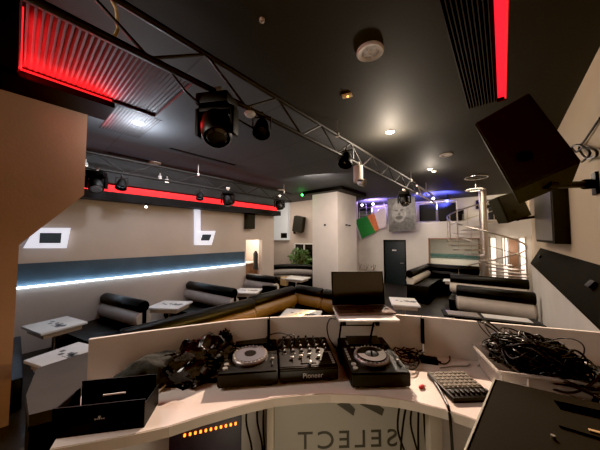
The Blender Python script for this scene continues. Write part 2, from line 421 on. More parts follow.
# near-left wall with the chamfered opening
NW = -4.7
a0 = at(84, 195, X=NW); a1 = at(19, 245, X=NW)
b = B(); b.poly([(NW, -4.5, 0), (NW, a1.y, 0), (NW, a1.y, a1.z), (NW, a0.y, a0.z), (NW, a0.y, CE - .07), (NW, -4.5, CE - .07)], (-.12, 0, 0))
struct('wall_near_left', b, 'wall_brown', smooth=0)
# pillar
pl = struct('trim_pillar', B().bb(-6.08, -4.86, 8.0, 9.56, 0, CE, .006), 'pillar')
struct('trim_pillar_beam', B().bb(-6.35, -4.5, 7.7, 9.8, CE - .13, CE - .002), 'black', smooth=0)
# wall band with the white light line
p0 = at(19, 263, X=XL); p1 = at(243, 252, X=XL)
struct('trim_wall_band', B().bb(XL + .001, XL + .04, -4.4, 5.45, 1.33, 1.77), 'band', smooth=0)
struct('trim_white_light_line', B().bb(XL + .045, XL + .06, -4.4, 5.45, 1.29, 1.32), 'led_white', smooth=0)
# soffit with the red cove along the left wall
struct('trim_soffit', B().bb(XL + .001, -6.85, -4.4, 6.9, 3.16, 3.22).bb(-6.9, -6.85, -4.4, 6.9, 3.22, 3.34), mat('soffit_black', (.02, .02, .023), .6, noise_amt=.1, spec=.2), smooth=0)
struct('trim_upper_fascia', B().bb(XL + .001, -6.98, -4.4, 6.9, 3.56, CE - .001), mat('fascia_grey', (.075, .08, .088), .7, noise_amt=.2, scale=2), smooth=0)
struct('trim_red_light_strip', B().bb(-7.0, -6.985, -4.4, 6.85, 3.36, 3.52), mat('led_red_cove', (.8, .03, .03), .5, emit=(1, .02, .028), es=1.3), smooth=0)
# dark slot diffusers in the ceiling
for a, c in (((170, 148), (235, 165)), ((108, 152), (160, 163))):
    q0 = at(*a, Z=CE); q1 = at(*c, Z=CE)
    dl = (q1 - q0); L = dl.length; an = math.atan2(dl.y, dl.x)
    struct('trim_ceiling_slot', B().box(((q0.x + q1.x) / 2, (q0.y + q1.y) / 2, CE - .006), (L, .07, .01), rz=an), 'black', smooth=0)

# ================================================================== CEILING FITTINGS
def downlight(px, py, m, r, label, group=None):
    p = at(px, py, Z=CE - .01)
    t = thing('ceiling_downlight', label, 'ceiling light', (p.x, p.y, CE - .001), group=group)
    B().lathe([(r * 1.5, 0), (r * 1.5, -.012), (r * 1.1, -.02), (r, -.006), (r, 0)], n=24).done('trim_ring', 'trimring', t)
    B().lathe([(0, -.035), (r * .7, -.025), (r * .95, -.004), (0, -.002)], n=24).done('lamp', m, t)
    return p
downlight(138, 123, 'bulb_cool', .055, 'blazing cool white ceiling spot above the left sofa booths')
downlight(390, 132, 'bulb', .055, 'blazing warm white ceiling spot in the middle of the ceiling, right of the near truss')
downlight(430, 169, 'bulb', .05, 'small bright ceiling spot farther down the room, before the gallery')
downlight(434, 171.5, 'bulb_soft', .05, 'faint ceiling spot just beside the small bright one before the gallery')
def ceiling_disc(px, py, r, label, name='ceiling_disc', cat='ceiling fitting', m='trimring'):
    p = at(px, py, Z=CE - .01)
    t = thing(name, label, cat, (p.x, p.y, CE - .001))
    B().lathe([(r, 0), (r, -.015), (r * .9, -.025), (r * .62, -.018), (r * .62, 0)], n=28).done('rim', m, t)
    B().lathe([(r * .6, -.004), (r * .3, -.008), (0, -.012)], n=24).done('cover', M['white'] if r < .2 else M['matte'], t)
    return t
t = ceiling_disc(370, 52, .135, 'round cream-rimmed ceiling loudspeaker nearest the camera', 'ceiling_speaker', 'ceiling speaker')
B().bb(-.07, .07, -.006, .006, -.03, -.02).bb(-.006, .006, -.07, .07, -.03, -.02).done('centre_bar', 'trimring', t)
ceiling_disc(155, 163, .14, 'round cream ceiling fitting above the red cove at left', m='trimring')
ceiling_disc(446, 155, .13, 'round flat ceiling fitting on the dark ceiling near the gallery')
ceiling_disc(281, 190, .15, 'round pale ceiling fitting left of the pillar top')
ceiling_disc(262, 20, .022, 'tiny amber sprinkler head at the top centre of the ceiling', 'sprinkler_head', 'sprinkler')
p = at(347, 95, Z=CE)
t = thing('ceiling_sensor_plate', 'small square cream ceiling plate with an amber light', 'ceiling plate', (p.x, p.y, CE - .001), rz=R(15))
B().box((0, 0, -.008), (.13, .09, .016), bevel=.004).done('plate', 'cardboard', t)
B().sphere((.01, 0, -.02), .015).done('lamp', 'amber', t)
for px, py in ((83.5, 165), (158, 178), (165, 181)):
    p = at(px + 2, py, X=-6.4)
    t = thing('small_spotlight', {83.5: 'tiny white spotlight at the left end of the far truss', 158: 'tiny white spotlight hanging mid far truss, left of a pair', 165: 'tiny white spotlight hanging mid far truss, right of a pair'}[px], 'spotlight', (p.x, p.y, p.z))
    B().cyl((0, 0, .12), (0, 0, .03), .012, n=8).cyl((0, 0, .05), (0, 0, -.02), .035, .045).done('housing', 'white', t)
    B().cyl((0, 0, -.018), (0, 0, -.03), .04, n=16).done('lamp', 'bulb_soft', t)
p = at(307, 185, Y=8.0)
t = thing('green_effect_light', 'small effect light glowing green on the ceiling left of the pillar top', 'effect light', (p.x, p.y - .25, CE - .2))
B().box((0, 0, .08), (.16, .14, .1), bevel=.01).box((0, 0, .165), (.05, .05, .07)).done('housing', 'black', t)
B().sphere((0, -.07, .06), .045).done('lens', 'green', t)
gl = (p.x, p.y - .4, CE - .22)
p = at(350, 182, Y=7.4)
t = thing('blue_effect_light', 'small effect light glowing blue at the right of the pillar top', 'effect light', (p.x, p.y, p.z))
B().box((0, 0, .08), (.14, .14, .1), bevel=.01).cyl((0, 0, .1), (0, 0, CE - p.z), .012, n=8).done('housing', 'black', t)
B().sphere((0, -.06, .05), .045).done('lens', 'blue', t)

# ================================================================== TRUSSES
def truss(label, X, y0, y1, zt, zb, step, r, bright=None):
    t = thing('lighting_truss', label, 'truss', (X, y0, zb))
    B().cyl((X, y0, zt), (X, y1, zt), r, n=12).done('chord', 'truss', t, world=True)
    B().cyl((X, y0, zb), (X, y1, zb), r, n=12).done('chord', 'truss', t, world=True)
    n = int((y1 - y0) / step)
    for k in range(n):
        a = y0 + (y1 - y0) * k / n; c = y0 + (y1 - y0) * (k + 1) / n
        za, zc = (zt, zb) if k % 2 else (zb, zt)
        B().cyl((X, a, za), (X, c, zc), r * .5, n=8).done('brace', 'truss', t, world=True)
    for a in (y0 + .5, (y0 + y1) / 2, y1 - .4):
        B().cyl((X, a, zt), (X, a, CE), .008, n=8).cyl((X, a, zt + .03), (X, a, zt - .03), r * 1.35, n=10).done('hanger', 'steel', t, world=True)
    return t
T1 = truss('near black ladder truss running diagonally across the ceiling from top left', -2.0, -1.2, 7.8, 3.95, 3.65, .45, .026)
T2 = truss('far black ladder truss in front of the red cove on the left wall', -6.0, -.6, 6.6, 3.92, 3.62, .5, .026)
# lit far end of the near truss: the light is put into pale steel
T3 = thing('lit_truss_run', 'short far run of the near truss toward the gallery, coloured pale as if lit', 'truss', (-1.9, 8.0, 3.6))
B().cyl((-2.0, 8.0, 3.9), (-2.0, 10.4, 3.9), .03).done('chord', 'steel', T3, world=True)
B().cyl((-2.0, 8.0, 3.65), (-2.0, 10.4, 3.65), .03).done('chord', 'steel', T3, world=True)
for k in range(5):
    B().cyl((-2.0, 8.1 + k * .45, 3.65 if k % 2 else 3.9), (-2.0, 8.55 + k * .45, 3.9 if k % 2 else 3.65), .014, n=8).done('brace', 'steel', T3, world=True)
B().cyl((-2.0, 9.2, 3.9), (-2.0, 9.2, CE), .01, n=8).done('hanger', 'steel', T3, world=True)

def moving_head(label, loc, s=1.0, rz=0.0, tilt=20, group=None, lensmat='screen'):
    t = thing('moving_head_light', label, 'stage light', loc, rz, group)
    k = s
    B().cyl((0, 0, .0), (0, 0, -.05 * k), .03 * k, n=10).box((0, 0, .01 * k), (.09 * k, .06 * k, .05 * k), bevel=.006 * k).done('clamp', 'steel', t)
    B().box((0, 0, -.09 * k), (.27 * k, .20 * k, .09 * k), bevel=.015 * k).done('base', 'black', t)
    B().box((0, 0, -.15 * k), (.30 * k, .09 * k, .04 * k), bevel=.01 * k).box((-.15 * k, 0, -.25 * k), (.035 * k, .10 * k, .22 * k), bevel=.012 * k).box((.15 * k, 0, -.25 * k), (.035 * k, .10 * k, .22 * k), bevel=.012 * k).done('yoke', 'black', t)
    ax = Vector((math.sin(R(15)), -math.sin(R(tilt)), -math.cos(R(tilt))))
    c = Vector((0, 0, -.28 * k))
    B().lathe([(0, -.13 * k), (.075 * k, -.125 * k), (.115 * k, -.06 * k), (.125 * k, .02 * k), (.115 * k, .12 * k), (.098 * k, .14 * k), (.098 * k, .128 * k), (0, .125 * k)], c, ax, 28).done('head', 'deck', t)
    B().lathe([(.094 * k, .128 * k), (.07 * k, .15 * k), (0, .158 * k)], c, ax, 24).done('lens', lensmat, t)
    return t
moving_head('large black moving head light hanging nearest on the near truss', (-2.0, 1.17, 3.65), 1.15, R(30), 25)
moving_head('black moving head hanging at the far end of the near truss, before the portrait banner', tuple(at(404, 190, X=-2)), 1.0, R(20), 30, lensmat='chrome')
def par_can(label, loc, s=1.0, rz=0.0, tilt=25, m='black', lens='screen'):
    t = thing('par_can', label, 'stage light', loc, rz)
    k = s; ax = Vector((0, -math.sin(R(tilt)), -math.cos(R(tilt)))); c = Vector((0, 0, -.15 * k))
    B().cyl((0, 0, .02), (0, 0, -.04 * k), .02 * k, n=8).box((0, 0, -.04 * k), (.20 * k, .02 * k, .012 * k)).box((-.1 * k, 0, -.1 * k), (.01 * k, .02 * k, .13 * k)).box((.1 * k, 0, -.1 * k), (.01 * k, .02 * k, .13 * k)).done('yoke', 'truss', t)
    B().lathe([(0, -.09 * k), (.05 * k, -.085 * k), (.07 * k, -.05 * k), (.088 * k, .05 * k), (.095 * k, .10 * k), (.085 * k, .10 * k), (.08 * k, .06 * k), (0, .05 * k)], c, ax, 24).done('can', m, t)
    B().lathe([(.079 * k, .068 * k), (.05 * k, .08 * k), (0, .085 * k)], c, ax, 20).done('lens', lens, t)
    return t
par_can('small black par can beside the large moving head on the near truss', tuple(at(262, 114, X=-2)), 1.0, R(40))
p = at(250, 112, X=-2)
t = thing('round_beacon', 'small round cream lamp clamped between the large moving head and the par can', 'stage light', tuple(p))
B().lathe([(0, 0), (.05, -.004), (.06, -.02), (.045, -.045), (0, -.055)], n=22).done('lens', 'white', t)
B().cyl((0, 0, 0), (0, 0, .05), .018, n=10).done('clamp', 'amber', t)
par_can('black par can hanging midway along the near truss', tuple(at(346, 148, X=-2)), 1.25, R(10))
p = at(358, 163, X=-2)
t = thing('cylinder_spotlight', 'cream cylindrical spotlight hanging from the truss above the pillar', 'stage light', tuple(p))
B().cyl((0, 0, .02), (0, 0, -.06), .03, n=10).done('clamp', 'steel', t)
B().cyl((0, 0, -.06), (0, 0, -.36), .085, n=24).done('housing', 'cream', t)
B().lathe([(.0, 0), (.06, .0), (.07, .05), (.07, .12), (0, .13)], (.03, -.02, -.36), (.9, -.2, -.3), 20).done('snout', 'chrome', t)
moving_head('black moving head on the left of the far truss, in front of the red strip', (-6.0, .97, 3.62), 1.05, R(60), 35, lensmat='jog')
moving_head('black moving head on the far truss above the second lit wall box', tuple(at(228, 189, X=-6)), 1.15, R(60), 10)
moving_head('black moving head at the right end of the far truss, before the pale lit box', tuple(at(279.5, 196, X=-6)), 1.15, R(60), 10)
par_can('small black par can hanging between the two left moving heads of the far truss', tuple(at(122, 176, X=-6)), 1.1, R(60))
par_can('small black par can on the far truss above the white vertical light box', tuple(at(200, 190, X=-6)), 1.0, R(60))
# cables taped along the near truss
for nm, lb, pts in (('truss_cable', 'orange-sheathed cable looped over the near truss at top left', [(-2.03, .35, 3.98), (-2.05, .40, 3.92), (-2.08, .42, 3.80), (-2.05, .40, 3.72), (-2.03, .36, 3.66)]),
                    ('truss_cable', 'black cable drooping from the near truss to the large moving head', [(-2.03, .75, 3.66), (-2.06, .9, 3.56), (-2.05, 1.02, 3.50), (-2.04, 1.12, 3.60)]),
                    ('truss_cable', 'black cable looping between the par can and the near truss', [(-2.0, 1.3, 3.64), (-2.03, 1.42, 3.5), (-2.02, 1.6, 3.47), (-2.0, 1.75, 3.6)])):
    tag(B().tube(pts, .011, 8).done(nm, 'cardboard' if 'orange' in lb else 'cable'), lb, 'cable')

# ================================================================== LEFT WALL PIECES
def lightbox(label, pts_col, quad, hole):
    t = thing('wall_light_box', label, 'wall light', tuple(sum((Vector(q) for q in quad), Vector()) / 4))
    n = Vector((.10, 0, 0))
    B().poly(quad, n).done('lit_face', 'lit_white', t, world=True, smooth=0)
    if pts_col: B().poly(pts_col, n).done('lit_column', 'lit_white', t, world=True, smooth=0)
    B().poly([Vector(h) + n for h in hole], (.006, 0, 0)).done('dark_screen', 'band', t, world=True, smooth=0)
X_ = XL + .002
q = [at(23, 248, X=X_), at(66, 248, X=X_), at(70, 228, X=X_), at(35, 228, X=X_)]
h = [at(39, 243, X=X_), at(60, 243, X=X_), at(61, 233, X=X_), at(39.5, 233, X=X_)]
lightbox('white glowing wall box with dark square screen beside the near-left wall', None, q, h)
q = [at(194, 245, X=X_), at(210, 245, X=X_), at(214, 231, X=X_), at(194, 231, X=X_)]
h = [at(199, 240.5, X=X_), at(207.5, 240.5, X=X_), at(210, 234.5, X=X_), at(201, 234.5, X=X_)]
c4 = [at(194, 232, X=X_), at(199, 232, X=X_), at(199, 204, X=X_), at(194, 203, X=X_)]
c4 = [Vector((p.x, p.y, min(p.z, 3.15))) for p in c4]
lightbox('white glowing wall box with a tall lit column above the middle sofa', c4, q, h)
# pale box on far-left wall
a = at(275, 240, Y=9.6); c = at(289, 205, Y=9.6)
t = thing('wall_light_box', 'tall pale light box with small dark screen left of the corner speaker', 'wall light', (a.x, 9.6, a.z))
B().bb(a.x, c.x, 9.5, 9.69, a.z, CE - .02).done('lit_face', mat('pale_box', (.62, .64, .66), .5, emit=(.6, .66, .72), es=.18), t, world=True, smooth=0)
a = at(281, 238, Y=9.5); c = at(287, 233, Y=9.5)
B().bb(a.x, c.x, 9.49, 9.499, a.z, c.z).done('dark_screen', 'black', t, world=True, smooth=0)
# column loudspeaker on left wall
p = at(250, 229, X=-7.15)
t = thing('column_loudspeaker', 'tall black column loudspeaker on the wall above the bar opening', 'loudspeaker', (XL + .14, 5.58, p.z))
B().box((0, 0, .32), (.22, .34, .64), bevel=.012).done('cabinet', 'speaker', t)
B().box((.115, 0, .32), (.012, .30, .60), bevel=.004).done('grille', 'grille', t)
B().box((-.12, 0, .3), (.04, .12, .2)).done('wall_bracket', 'black', t)
# corner speaker on bracket
q = [at(292, 231, Y=9.3), at(301, 233, Y=9.3), at(303, 218, Y=9.3), at(294, 216, Y=9.3)]
t = thing('wall_loudspeaker', 'black loudspeaker tilted on a bracket on the far wall left of the pillar', 'loudspeaker', tuple(q[0]))
B().poly(q, (-.05, .3, .06)).done('cabinet', 'speaker', t, world=True)
B().poly([v + Vector((.01, -.012, 0)) for v in q], (0, .01, 0)).done('grille', 'grille', t, world=True)
c = (q[0] + q[3]) / 2
B().cyl(c + Vector((0, .25, -.1)), (c.x - .2, 9.68, c.z - .1), .035, n=10).box((c.x - .22, 9.67, c.z - .15), (.14, .04, .75)).done('wall_bracket', 'black', t, world=True)
# bar counter, bottles and things seen in the opening
t = thing('bar_counter', 'brown wooden bar counter inside the lit wall opening', 'counter', (-8.3, 5.95, 0))
B().bb(-.3, .3, -.8, .7, 0, 1.2, .01).done('front_panel', 'wood', t)
B().bb(-.35, .35, -.84, .74, 1.2, 1.25, .01).done('worktop', 'tabletop', t)
for k in range(7):
    y = 5.35 + k * .16; c = ('glass', 'wood', 'flag_green', 'amber', 'white', 'glass', 'red')[k]
    t = thing('bottle', ['dark amber', 'brown', 'green', 'glowing amber', 'white', 'amber', 'red'][k] + ' bottle standing on the bar counter in the wall opening', 'bottle', (-8.42 + .04 * (k % 3), y, 1.251), group='bottles on the bar counter')
    B().lathe([(0, 0), (.04, 0), (.042, .02), (.042, .17), (.018, .23), (.016, .29), (0, .29)], n=14).done('glass_body', c, t)
    B().cyl((0, 0, .29), (0, 0, .315), .019, n=10).done('cap', 'black', t)
t = thing('hanging_coat', 'black coat hanging at the right edge of the wall opening', 'coat', (XL - .35, 6.28, 1.0))
B().lathe([(0, .75), (.05, .74), (.13, .62), (.12, .3), (.15, 0), (0, 0)], n=14, sx=1, sy=.55).done('coat_body', 'fabric', t)
B().cyl((0, 0, .72), (0, .1, .82), .01, n=8).cyl((0, .1, .82), (0, .56, .82), .008, n=8).done('hook', 'steel', t)
p = at(146, 202, X=-6.95)
t = thing('soffit_spotlight', 'tiny bright spotlight under the soffit of the left wall', 'spotlight', (-6.92, p.y, 3.158))
B().cyl((0, 0, 0), (0, 0, -.03), .02, n=10).cyl((0, 0, -.03), (.05, -.02, -.09), .03, .04, n=14).done('housing', 'black', t)
B().sphere((.052, -.021, -.095), .034).done('lamp', 'bulb_soft', t)
a = at(356, 269, Y=WY - .05); c = at(377, 262, Y=WY - .05)
t = thing('branched_wall_fitting', 'small branched metal wall fitting left of the dark blue door', 'wall fitting', (a.x, WY - .01, a.z))
B().cyl((0, -.04, .0), (c.x - a.x, -.04, .0), .022, n=8).done('bar', 'steel', t)
for k in range(3):
    x = (c.x - a.x) * (k + .5) / 3
    B().tube([(x - .12, -.05, .30), (x - .08, -.05, .12), (x, -.05, .02), (x + .08, -.05, .12), (x + .12, -.05, .30)], .018, 7).cyl((x, -.05, 0), (x, -.05, .36), .018, n=8).done('branch', 'chrome', t)
# potted plant
t = thing('potted_plant', 'tall leafy green plant in front of the far-left window', 'plant', (-7.9, 9.3, 0))
B().lathe([(0, 0), (.18, 0), (.24, .42), (.25, .44), (.21, .44), (.2, .4), (0, .4)], n=24).done('pot', 'white', t)
b = B()
for k in range(14):
    a = k * 2.4; rr = .1 + .5 * random.random(); z = 1.0 + .55 * random.random()
    b.tube([(0, 0, .38), (rr * .3 * math.cos(a), rr * .25 * math.sin(a), .8), (rr * math.cos(a), rr * .5 * math.sin(a), z)], .009, 5)
b.done('stem', 'wood', t)
b = B()
for k in range(520):
    a = random.uniform(0, 2 * PI); rr = .68 * math.sqrt(random.random()); z = random.uniform(.6, 1.68)
    if z > 1.35: rr *= .75
    c = Vector((rr * math.cos(a), .3 * rr * math.sin(a), z)); L = random.uniform(.10, .2); w_ = L * .3
    d = Vector((math.cos(a) + random.uniform(-.6, .6), math.sin(a) * .5 + random.uniform(-.4, .4), random.uniform(-.6, .7))).normalized(); s_ = d.orthogonal().normalized() * w_
    s_.rotate(Matrix.Rotation(random.uniform(0, PI), 3, d))
    b.poly([c, c + d * L * .4 + s_, c + d * L, c + d * L * .4 - s_])
b.done('foliage', 'foliage', t, smooth=0)
# pillar details
for px, py, lb in ((325, 225, 'black dot socket on the front face of the pillar'),):
    p = at(px, py, Y=8.0)
    tag(B().cyl((p.x, 7.998, p.z), (p.x, 7.96, p.z), .045, .035, n=18).done('wall_socket', 'black'), lb, 'socket')
for px, py, lb in ((346, 225, 'small black bracket on the side of the pillar, left of two'), (349, 225.5, 'small black bracket on the side of the pillar, right of two')):
    p = at(px, py, X=-4.855)
    t = thing('pillar_bracket', lb, 'bracket', (-4.857, p.y, p.z))
    B().box((.02, 0, 0), (.03, .09, .05), bevel=.004).done('plate', 'black', t); B().cyl((.03, 0, 0), (.10, 0, .01), .014, n=8).done('peg', 'black', t)

# ================================================================== SOFAS AND TABLES
def roll_sofa(label, loc, rz, L, low='greyleather', cap='cream', D=.75, group='roll-back sofas', z0=.42, straps=(), top_r=.125, capboth=True, seat=True, zr=.60, rl_=.175, off=.255, end_strap=False):
    """runs along local x from 0 to L; the seat lies on the -y side; two stacked bolsters form the back"""
    t = thing('roll_back_sofa', label, 'sofa', loc, rz, group)
    if seat:
        B().bb(.02, L - .02, -D + .03, .16, .0, .12).done('plinth', 'black', t)
        B().bb(0, L, -D, .17, .12, z0, .03).done('seat', 'leather', t)
    if not seat: B().bb(.03, L - .03, -.14, .14, 0, zr - .05, .01).done('plinth', 'leather', t)
    rl = rl_
    def roll(x0, x1, r, z): return B().lathe([(0, 0), (r * .86, 0), (r, .03), (r, x1 - x0 - .03), (r * .86, x1 - x0), (0, x1 - x0)], (x0, 0, z), (1, 0, 0), 28)
    roll(.02, L - .02, rl, zr).done('lower_bolster', low, t)
    roll(.0, L + .0, top_r, zr + off).done('upper_bolster', 'leather', t)
    for x in ((-.012, L - .022) if capboth else (L - .022,)):
        B().cyl((x, 0, zr), (x + .034, 0, zr), rl * .84, n=28).done('end_cap', cap, t)
    if end_strap: B().box((L + .016, 0, zr + .03), (.02, .075, .48), bevel=.006).done('end_strap', 'leather', t)
    for x in straps:
        B().box((x, -.0, zr + .03), (.05, rl * 2 + .03, .42), bevel=.01).done('strap', 'leather', t)
    return t
roll_sofa('roll-back sofa with silver bolster nearest on the left wall, beside the first table', (-7.25, 1.43, 0), R(13), 1.55, end_strap=True, D=.85)
roll_sofa('roll-back sofa on the left wall between the second and third tables', (-7.25, 3.42, 0), R(8), 1.95, end_strap=True, D=.75)
roll_sofa('roll-back sofa on the left wall just before the bar opening', (-7.2, 5.55, 0), R(6), 1.35, D=.7)
t = thing('black_cushion', 'black cushion leaning on the sofa before the bar opening', 'cushion', (-5.75, 5.3, .42), R(20))
B().box((0, 0, .17), (.5, .18, .36), bevel=.07).done('cushion_body', 'leather', t)
# L-shaped sofa in the middle of the room, gold light coloured into its rolls
roll_sofa('black sofa with gold-lit roll nearest behind the booth, facing right', (-4.22, 1.02, 0), R(90), 2.36, 'goldlit_leather', 'goldlit_leather', group='bronze-lit middle sofas', straps=())
roll_sofa('black sofa with gold-lit roll second along from the booth, facing right', (-4.33, 3.42, 0), R(93), 1.5, 'goldlit_leather', 'goldlit_leather', group='bronze-lit middle sofas')
roll_sofa('short corner sofa with gold-lit roll where the middle row turns', (-4.42, 5.12, 0), R(2), .84, 'goldlit_leather', 'goldlit_leather', group='bronze-lit middle sofas', seat=False)
roll_sofa('black sofa with gold-lit roll in front of the pillar, behind the laptop', (-3.53, 5.15, 0), R(-2), 1.15, 'goldlit_leather', 'goldlit_leather', group='bronze-lit middle sofas')
for x, y in ((-4.24, 3.38), (-3.77, 5.14)): pass
# navy bench at far left
t = thing('navy_bench', 'dark navy bench glimpsed past the edge of the near-left wall', 'bench', (-5.9, -.08, 0))
B().bb(-1.2, .9, -.5, .22, 0, .42, .03).done('seat', 'navy', t)
B().bb(-1.2, .9, -.52, -.36, .42, .85, .03).done('backrest', 'navy', t)
# round sofa in front of far-left window
def arc_sofa(label, cx, cy, r, a0, a1, m_low, zt=.95, group=None, z0=.0):
    t = thing('curved_sofa', label, 'sofa', (cx, cy, z0), group=group)
    n = 22
    def pts(rr, z): return [(rr * math.cos(R(a0 + (a1 - a0) * k / n)), rr * math.sin(R(a0 + (a1 - a0) * k / n)), z) for k in range(n + 1)]
    B().tube(pts(r, zt - .12), .12, 14).done('upper_bolster', 'leather', t)
    B().tube(pts(r - .04, zt - .36), .15, 14).done('lower_bolster', m_low, t)
    b = B(); pr = None
    for k in range(n + 1):
        a = R(a0 + (a1 - a0) * k / n)
        cur = [b.bm.verts.new((rr * math.cos(a), rr * math.sin(a), z)) for rr, z in ((r + .1, 0), (r + .1, .42), (r - .7, .42), (r - .7, 0))]
        if pr:
            for i in range(4): b.bm.faces.new([pr[i], pr[(i + 1) % 4], cur[(i + 1) % 4], cur[i]])
        else: b.bm.faces.new(cur)
        pr = cur
    b.bm.faces.new(pr)
    b.done('seat', 'leather', t)
    return t
arc_sofa('curved grey and black sofa below the far-left window', -6.75, 7.42, 1.45, 182, 84, 'greyleather', 1.02)
tag(B().box((-6.5, 6.75, .60), (.30, .2, .34), bevel=.06).done('mustard_cushion', 'cardboard'), 'mustard cushion at the near end of the curved sofa', 'cushion')

def table(label, loc, rz, w, d, z, marks=True, base='steel', group=None, thick=.04):
    t = thing('low_table', label, 'table', (loc[0], loc[1], 0), rz, group)
    B().box((0, 0, z - thick / 2), (w, d, thick), bevel=.008).done('table_top', 'tabletop', t)
    B().box((0, 0, z - thick - .045), (w * .84, d * .84, .09), bevel=.02).done('apron', 'tableedge', t)
    B().cyl((0, 0, .02), (0, 0, z - thick - .05), .035, n=14).lathe([(0, 0), (.24, 0), (.24, .015), (.05, .03), (0, .03)], n=24).done('pedestal', base, t)
    if marks:
        b = B(); s = min(w, d)
        for k in range(3): b.box((-w * .25 + .09 * k, d * .05 * (-1) ** k, z + .002), (.06, .05, .002))
        for k in range(6): b.box((w * .1 + .035 * k, .03 * math.sin(k * 2), z + .002), (.05, .05 + .04 * (k % 3), .002), rz=.5 * k)
        for k in range(5): b.box((w * .05 + .05 * k, -.1 * s, z + .002), (.03, .012, .002))
        b.done('printed_emblem', 'print', t)
    return t
G = 'printed white tables'
table('white printed table at far left between the near-left wall and first roll sofa', (-6.2, .52), R(15), .78, .62, .74, group=G)
t2 = table('white printed table lowest at left, just behind the booth end', (-4.5, .50), R(20), .62, .58, .74, group=G)
table('white printed table between the first and second roll sofas', (-5.95, 2.38), R(35), .75, .62, .74, group=G)
table('white printed table in front of the sofa before the bar opening', (-5.75, 4.45), R(35), .70, .62, .74, group=G)
table('white printed table just behind the booth panels, left of the laptop', (-3.18, 3.8), R(28), .78, .62, .74, group=G)
table('white printed table right of the laptop', (-1.85, 6.0), R(25), .60, .72, .78, group=G)
table('small white table in front of the curved sofa by the pillar', (-6.15, 7.05), R(10), .9, .7, .74, marks=False, group=G)
# right-hand sofas
roll_sofa('wide roll-back sofa with thick cream bolster nearest on the right', (-.98, 7.55, 0), R(3), 1.5, 'cream', 'greyleather', D=.75, zr=.60, top_r=.15, rl_=.2, off=.30)
roll_sofa('wide roll-back sofa with cream bolster second on the right, before the spiral stair', (-1.38, 9.35, 0), R(4), 1.9, 'cream', 'cream', D=.75, zr=.66, top_r=.15, rl_=.18, off=.28)
t = thing('corner_sofa', 'dark L-shaped sofa with cream arm below the interior window', 'sofa', (-2.6, 11.3, 0))
B().bb(-.1, 1.86, -.2, .5, 0, .62, .03).bb(-.1, .6, -2.2, -.2, 0, .62, .03).done('seat', 'leather', t)
B().lathe([(0, 0), (.13, 0), (.15, .03), (.15, 1.83), (.13, 1.86), (0, 1.86)], (0, .42, 1.0), (1, 0, 0), 24).done('upper_bolster', 'leather', t)
B().lathe([(0, 0), (.13, 0), (.15, .03), (.15, 1.81), (.13, 1.84), (0, 1.84)], (0, .40, .76), (1, 0, 0), 24).done('lower_bolster', 'leather', t)
B().lathe([(0, 0), (.12, 0), (.14, .03), (.14, 2.5), (.12, 2.53), (0, 2.53)], (.0, -2.2, .98), (0, 1, 0), 24).done('upper_bolster', 'leather', t)
B().lathe([(0, 0), (.14, 0), (.16, .03), (.16, 2.4), (.14, 2.43), (0, 2.43)], (.03, -2.15, .74), (0, 1, 0), 24).done('arm_bolster', 'cream', t)
t = table('small glossy table inside the L-shaped sofa', (-1.35, 10.4), R(5), .8, .5, .72, marks=False, base='black')
# long glossy table at right
t = thing('long_table', 'long glossy black table with white reflections painted on its top in front of the right sofas', 'table', (-.27, 6.0, 0), R(17))
B().box((0, 0, .73), (1.55, .42, .035), bevel=.008).done('table_top', 'black', t)
B().box((-.42, .02, .752), (.55, .30, .008), rz=.02).done('painted_reflection', 'steel', t)  # white reflections on the glossy top, laid on as thin pale sheets
B().box((.28, .03, .752), (.72, .26, .008), rz=-.02).done('painted_reflection', 'tabletop', t)
for x in (-.6, .6): B().cyl((x, 0, 0), (x, 0, .71), .03, n=12).box((x, 0, .012), (.3, .36, .02), bevel=.005).done('leg', 'steel', t)

# ================================================================== GALLERY, DOOR WALL, BANNERS
def rail_seg(label, p0, p1, n, panels=False):
    t = thing('gallery_railing', label, 'railing', (p0[0], p0[1], 2.98))
    A = Vector(p0); C = Vector(p1); z0 = 2.98; z1 = 3.86
    B().cyl((A.x, A.y, z1), (C.x, C.y, z1), .022, n=10).done('handrail', 'steel', t, world=True)
    for k in range(n + 1):
        q = A.lerp(C, k / n); B().cyl((q.x, q.y, z0), (q.x, q.y, z1), .018, n=8).done('post', 'steel', t, world=True)
    if panels:
        for k in range(n):
            a = A.lerp(C, (k + .06) / n); c = A.lerp(C, (k + .94) / n)
            B().poly([(a.x, a.y, z0 + .05), (c.x, c.y, z0 + .05), (c.x, c.y, z1 - .08), (a.x, a.y, z1 - .08)], (0, .02, 0)).done('black_panel', 'black', t, world=True, smooth=0)
    else:
        for h in (.25, .5, .7):
            B().cyl((A.x, A.y, z0 + h), (C.x, C.y, z0 + h), .009, n=6).done('wire', 'steel', t, world=True)
rail_seg('steel gallery railing behind the hanging flag and portrait banner', (-5.95, 12.06, 0), (-3.05, 12.06, 0), 4)
rail_seg('gallery railing with two black infill panels above the interior window', (-2.98, 12.06, 0), (-1.45, 12.06, 0), 2, True)
rail_seg('steel gallery railing right of the spiral stair', (.0, 12.06, 0), (.78, 12.06, 0), 2)
